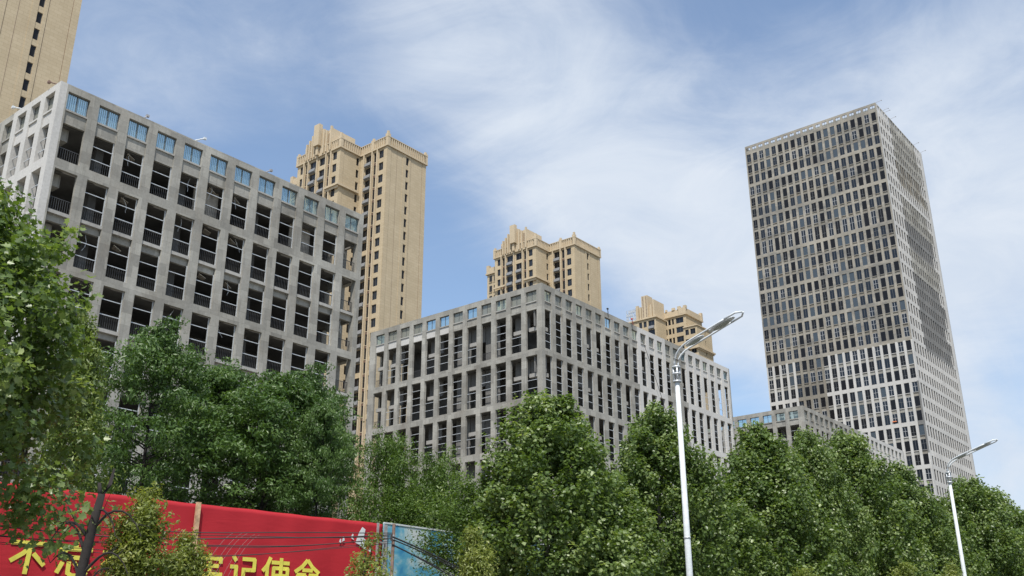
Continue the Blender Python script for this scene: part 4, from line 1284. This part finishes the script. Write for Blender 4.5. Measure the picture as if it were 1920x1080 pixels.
def make_tree(name, seed, H, base, R, prof, nclump, per, leaf, mt, kind, bark, cl=(.35, .75), up_tuft=.6, trunk_r=.13, lobes=.22, droop=0.0, gap=0.0, limbs=26, flat=.85, tb=.85):
    """returns (crown mesh, trunk mesh); the tree stands on z=0, crown from base to H"""
    g_ = np.random.default_rng(seed)
    hc = H - base
    # clump centres through the crown volume, crowded to its surface
    t = g_.random(nclump) ** tb
    ph = g_.random(nclump) * 2 * np.pi
    lob = 1 + lobes * (np.sin(2*ph + seed + t*4) * .5 + np.sin(3*ph - t*7 + seed*2) * .5 + np.sin(5*ph + t*11 + seed) * .35)
    rr = np.array([prof(x) for x in t]) * R * lob
    rho = 1 - 0.62 * g_.random(nclump) ** 1.7
    C = np.stack([np.cos(ph)*rr*rho, np.sin(ph)*rr*rho, base + t*hc*(1 + .03*g_.normal(size=nclump))], 1)
    cr_ = cl[0] + (cl[1]-cl[0]) * g_.random(nclump)
    cr_ = np.minimum(cr_, .35*rr + .16)
    tone_c = g_.random(nclump)
    n = per * nclump
    ci = np.repeat(np.arange(nclump), per)
    w = (cr_[ci] / cr_.mean()) ** 2
    keep = g_.random(n) < np.clip(w * (1-gap), 0.15, 1)
    ci = ci[keep]; n = len(ci)
    d = g_.normal(size=(n, 3)); d /= np.linalg.norm(d, axis=1, keepdims=True)
    rad = cr_[ci] * (0.25 + 0.8 * g_.random(n) ** .6)
    axis = C * np.array([1, 1, 0]); axis /= np.maximum(np.linalg.norm(axis, axis=1, keepdims=True), .05)
    axis = axis * .55 + np.array([0, 0, up_tuft]) - np.array([0, 0, droop]); axis /= np.linalg.norm(axis, axis=1, keepdims=True)
    a = axis[ci]
    al = (d * a).sum(1, keepdims=True)
    d2 = d + a * al * 0.9
    d2[:, 2] *= flat
    P = C[ci] + d2 * rad[:, None]
    Nn = d * .7 + np.array([0, 0, .55]) + g_.normal(size=(n, 3)) * .55
    tn = .45 * tone_c[ci] + .35 * g_.random(n) + .22 * (al[:, 0] > .45) * g_.random(n)  # paler tone at the tuft tips paints highlights into the leaf colour
    crown = leaf_cloud(name + '_crown', P, Nn, leaf, tn, mt, kind, seed + 9)
    b = MB(); r_ = random.Random(seed)
    tr = []
    for i in range(9):
        q = i/8; tr.append(Vector((.10*math.sin(q*5+seed)*q*R*.4, .10*math.cos(q*4+seed)*q*R*.4, H*.93*q)))
    b.tube(tr, [trunk_r*(1-.88*i/8)+.012 for i in range(9)], 8)
    pick = g_.permutation(nclump)[:limbs]
    for c in pick:
        e = Vector(C[c]); zt_ = max(base*.75, min(e.z - .35*math.hypot(e.x, e.y) - .3, H*.85))
        q = zt_/(H*.93); k = min(int(q*8), 7); s_ = tr[k].lerp(tr[k+1], q*8-k)
        mid = s_.lerp(e, .5) + Vector((r_.uniform(-.15, .15), r_.uniform(-.15, .15), -.12*R*.4))
        r0_ = trunk_r*(1-.85*q)*.5
        b.tube([s_, mid, e], [max(r0_, .02), max(r0_*.6, .014), .008], 5)
    return crown, b.mesh(name + '_trunk', [bark], True)

def prof_plane(t):
    if t < .28: return .80 + .2*(t/.28)
    return max(.05, (1 - ((t-.28)/.72)**2.2)) ** .78
def prof_near(t): return max(.08, min(1.0, (1-t)/.40)) ** .85
def prof_round(t):
    return max(.12, math.sin(math.pi*(.12+.86*t))) ** .6
def prof_wide(t):
    return max(.1, (.55 + .45*math.sin(math.pi*min(1, t*1.1))) * (1 - max(0, (t-.72)/.28)**2*.8))
def prof_cone(t): return max(.06, (1-t)**.75) * (.7+.3*min(1, t*5))

def plant(kind_name, meshes, loc, rz, sc, label, group=None, cat='tree'):
    root = empty(kind_name, loc, rz, label, cat, group)
    root.scale = (sc[0], sc[1], sc[2]) if isinstance(sc, tuple) else (sc, sc, sc)
    root.rotation_euler = (.03*math.sin(loc[0]*3.1), .03*math.cos(loc[1]*2.3), rz)
    link('trunk', meshes[1], root)
    link('crown', meshes[0], root)
    return root

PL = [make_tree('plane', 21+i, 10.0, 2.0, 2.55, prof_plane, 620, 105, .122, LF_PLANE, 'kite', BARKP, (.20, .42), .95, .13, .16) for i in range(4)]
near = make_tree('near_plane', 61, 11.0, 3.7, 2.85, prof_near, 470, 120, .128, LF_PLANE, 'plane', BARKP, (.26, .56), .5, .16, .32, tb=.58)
gp = 'plane trees lining the far pavement'
def spot(az, D): x, y = polar(az, D); return (x, y, 0)
def zs(ztop, H): return ztop / H
planes = [  # az, distance, top height, width factor, mesh, label
 (1.9, 30.6, 9.45, 1.02, 0, 'leafy plane tree left of the nearer street lamp, in front of the building corner'),
 (8.3, 35.0, 9.95, .9, 1, 'leafy plane tree directly behind the nearer street lamp pole'),
 (14.0, 41.5, 10.5, 1.05, 2, 'leafy plane tree just right of the nearer street lamp, second after its pole'),
 (16.6, 45.3, 11.0, .8, 3, 'leafy plane tree before the left end of the low grey building'),
 (18.8, 49.0, 11.8, 1.08, 0, 'tall leafy plane tree before the low grey building corner'),
 (20.9, 54.3, 10.9, 1.0, 1, 'leafy plane tree before the foot of the tall tower'),
 (22.3, 58.0, 9.3, 1.0, 2, 'lower leafy plane tree left of the farther street lamp'),
 (24.1, 63.0, 11.5, 1.12, 3, 'leafy plane tree right behind the farther street lamp'),
 (25.5, 68.5, 11.6, 1.1, 0, 'leafy plane tree right of the farther street lamp near the frame edge'),
 (26.6, 73.5, 11.0, 1.1, 1, 'last leafy plane tree at the right edge of the photo'),
 (5.2, 32.6, 7.3, .9, 3, 'lower plane tree filling the gap before the nearer lamp pole on its left'),
 (11.4, 38.2, 7.9, .95, 0, 'lower plane tree filling the gap right after the nearer lamp pole'),
]
for i, (az, D, zt_, wf, mi, lb) in enumerate(planes):
    s_ = zs(zt_, 10.0)
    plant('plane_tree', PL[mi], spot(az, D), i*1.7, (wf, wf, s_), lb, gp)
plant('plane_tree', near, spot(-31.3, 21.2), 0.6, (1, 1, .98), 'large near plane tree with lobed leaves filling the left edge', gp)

KE = [make_tree('keaki', 81+i, 14.0, 5.6, 2.9, prof_wide, 270, 135, .15, LF_KEAKI, 'long', BARK, (.34, .80), .12, .17, .34, .1, .12, 60, .42, .62) for i in range(3)]
gk = 'broad green trees behind the red hoarding'
for i, (az, D, zt_, wf, mi, lb) in enumerate([
 (-20.3, 41.5, 14.9, .82, 0, 'green tree behind the hoarding, next to the yellowish tree'),
 (-17.6, 44.5, 14.3, .95, 1, 'green tree behind the hoarding under the fourth and fifth bays'),
 (-14.2, 42.5, 13.5, .95, 2, 'green tree behind the middle of the red hoarding'),
 (-12.3, 44.0, 14.1, .76, 0, 'bright green tree behind the hoarding below the right bays'),
 (-11.3, 40.0, 11.9, .48, 1, 'small green tree with branches reaching over the building end')]):
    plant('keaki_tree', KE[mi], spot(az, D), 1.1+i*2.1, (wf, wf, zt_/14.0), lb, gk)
CA = [make_tree('camphor', 101+i, 9.0, 2.6, 2.0, prof_round, 210, 190, .10, LF_CAMPH, 'long', BARK, (.32, .66), .35, .12, .25) for i in range(2)]
gc2 = 'camphor trees by the blue hoarding panel'
for i, (az, D, zt_, wf, mi, lb) in enumerate([
 (-7.3, 39.0, 10.0, .82, 0, 'dark round camphor tree behind the seam of red and blue panels'),
 (-3.9, 38.5, 9.3, .72, 1, 'small camphor tree behind the blue panel under the grid facade'),
 (-5.6, 37.5, 7.8, .85, 0, 'low camphor tree filling the dip behind the blue panel'),
 (-1.7, 31.5, 7.0, .9, 1, 'bushy camphor tree at the right end of the blue panel')]):
    plant('camphor_tree', CA[mi], spot(az, D), .5+i*1.9, (wf, wf, zt_/9.0), lb, gc2)
YE = make_tree('yellow', 121, 9.0, 2.6, 1.6, prof_cone, 170, 170, .10, LF_YELL, 'long', BARK, (.28, .52), .7, .1, .2)
plant('young_tree', YE, spot(-23.6, 34.0), 0, (.95, .95, 12.2/9.0), 'narrow yellowish green tree between the big plane tree and the green trees')
BU = make_tree('bush', 131, 4.6, .8, 1.25, prof_cone, 110, 190, .085, LF_BUSH, 'long', BARK, (.18, .42), .7, .05, .3)
gb = 'young camphor shrubs on the pavement'
for i, (az, D, zt_, wf, lb) in enumerate([
 (-19.9, 22.5, 5.05, 1.0, 'pointed yellow green shrub before the hidden slogan characters'),
 (-17.9, 23.0, 4.3, .8, 'lower yellow green shrub leaning to the timber batten'),
 (-1.9, 24.5, 4.7, .75, 'brownish green shrub at the right end of the blue panel'),
 (20.9, 40.0, 5.1, 1.0, 'yellowish low shrub beneath the trees before the tower foot'),
 (23.0, 44.0, 5.3, .9, 'yellowish low shrub left of the farther lamp pole'),
 (15.5, 34.0, 4.5, .9, 'yellowish low shrub between the two lamps')]):
    plant('camphor_shrub', BU, spot(az, D), i*1.3, (wf, wf, zt_/4.6), lb, gb, 'shrub')

SA = make_tree('sapling', 141, 4.5, 2.3, .62, prof_round, 17, 130, .085, LF_BUSH, 'long', BARK, (.14, .30), .4, .035, .35, limbs=17)
plant('sapling', SA, spot(-8.35, 24.0), 1.0, 1.0, 'thin open sapling before the white printed birds', gb, 'sapling')
# pruned bare street tree before the hoarding
x_, y_ = polar(-22.95, 19.2)
pt = empty('pruned_tree', (x_, y_, 0), 0, 'dark pruned trunk with bare stubs and looping twigs before the red hoarding', 'tree')
b = MB()
trk = [(0, 0, 0), (.02, 0, 1.5), (.06, 0, 3.0), (.16, 0, 4.0), (.24, 0, 4.55)]
b.tube(trk, [.11, .095, .085, .08, .06], 10)
b.tube([(.22, 0, 4.45), (.36, 0, 4.72), (.40, 0, 5.0)], [.045, .035, .02], 6)
b.tube([(.22, 0, 4.5), (.16, .02, 4.75)], [.04, .03], 6)
b.build('trunk', BARK, pt, True)
tw = MB(); r_ = random.Random(2)
for z0_, dx, rise, dr_, le in [(3.9, 1, .55, -.9, .95), (3.75, -1, .45, -.6, .6), (3.2, 1, .5, -.7, .8), (3.0, -1, .6, -.2, .55), (4.2, 1, .2, -.9, .5), (2.8, 1, .3, .4, .4), (3.5, -1, .5, .2, .5)]:
    p0 = Vector((.12, 0, z0_)); pts_ = []
    for i in range(8):
        q = i/7; pts_.append(p0 + Vector((dx*le*q, r_.uniform(-.03, .03)-.1*q, rise*math.sin(q*2.2) + dr_*q*q*.6)))
    tw.tube(pts_, [.028*(1-q/8)+.004 for q in range(8)], 5)
    for j in range(4):
        s_ = pts_[r_.randint(2, 7)]; tw.tube([s_, s_+Vector((r_.uniform(-.25, .3), r_.uniform(-.1, .1), r_.uniform(-.35, .3)))], [.008, .003], 4)
tw.build('twig', BARK, pt)
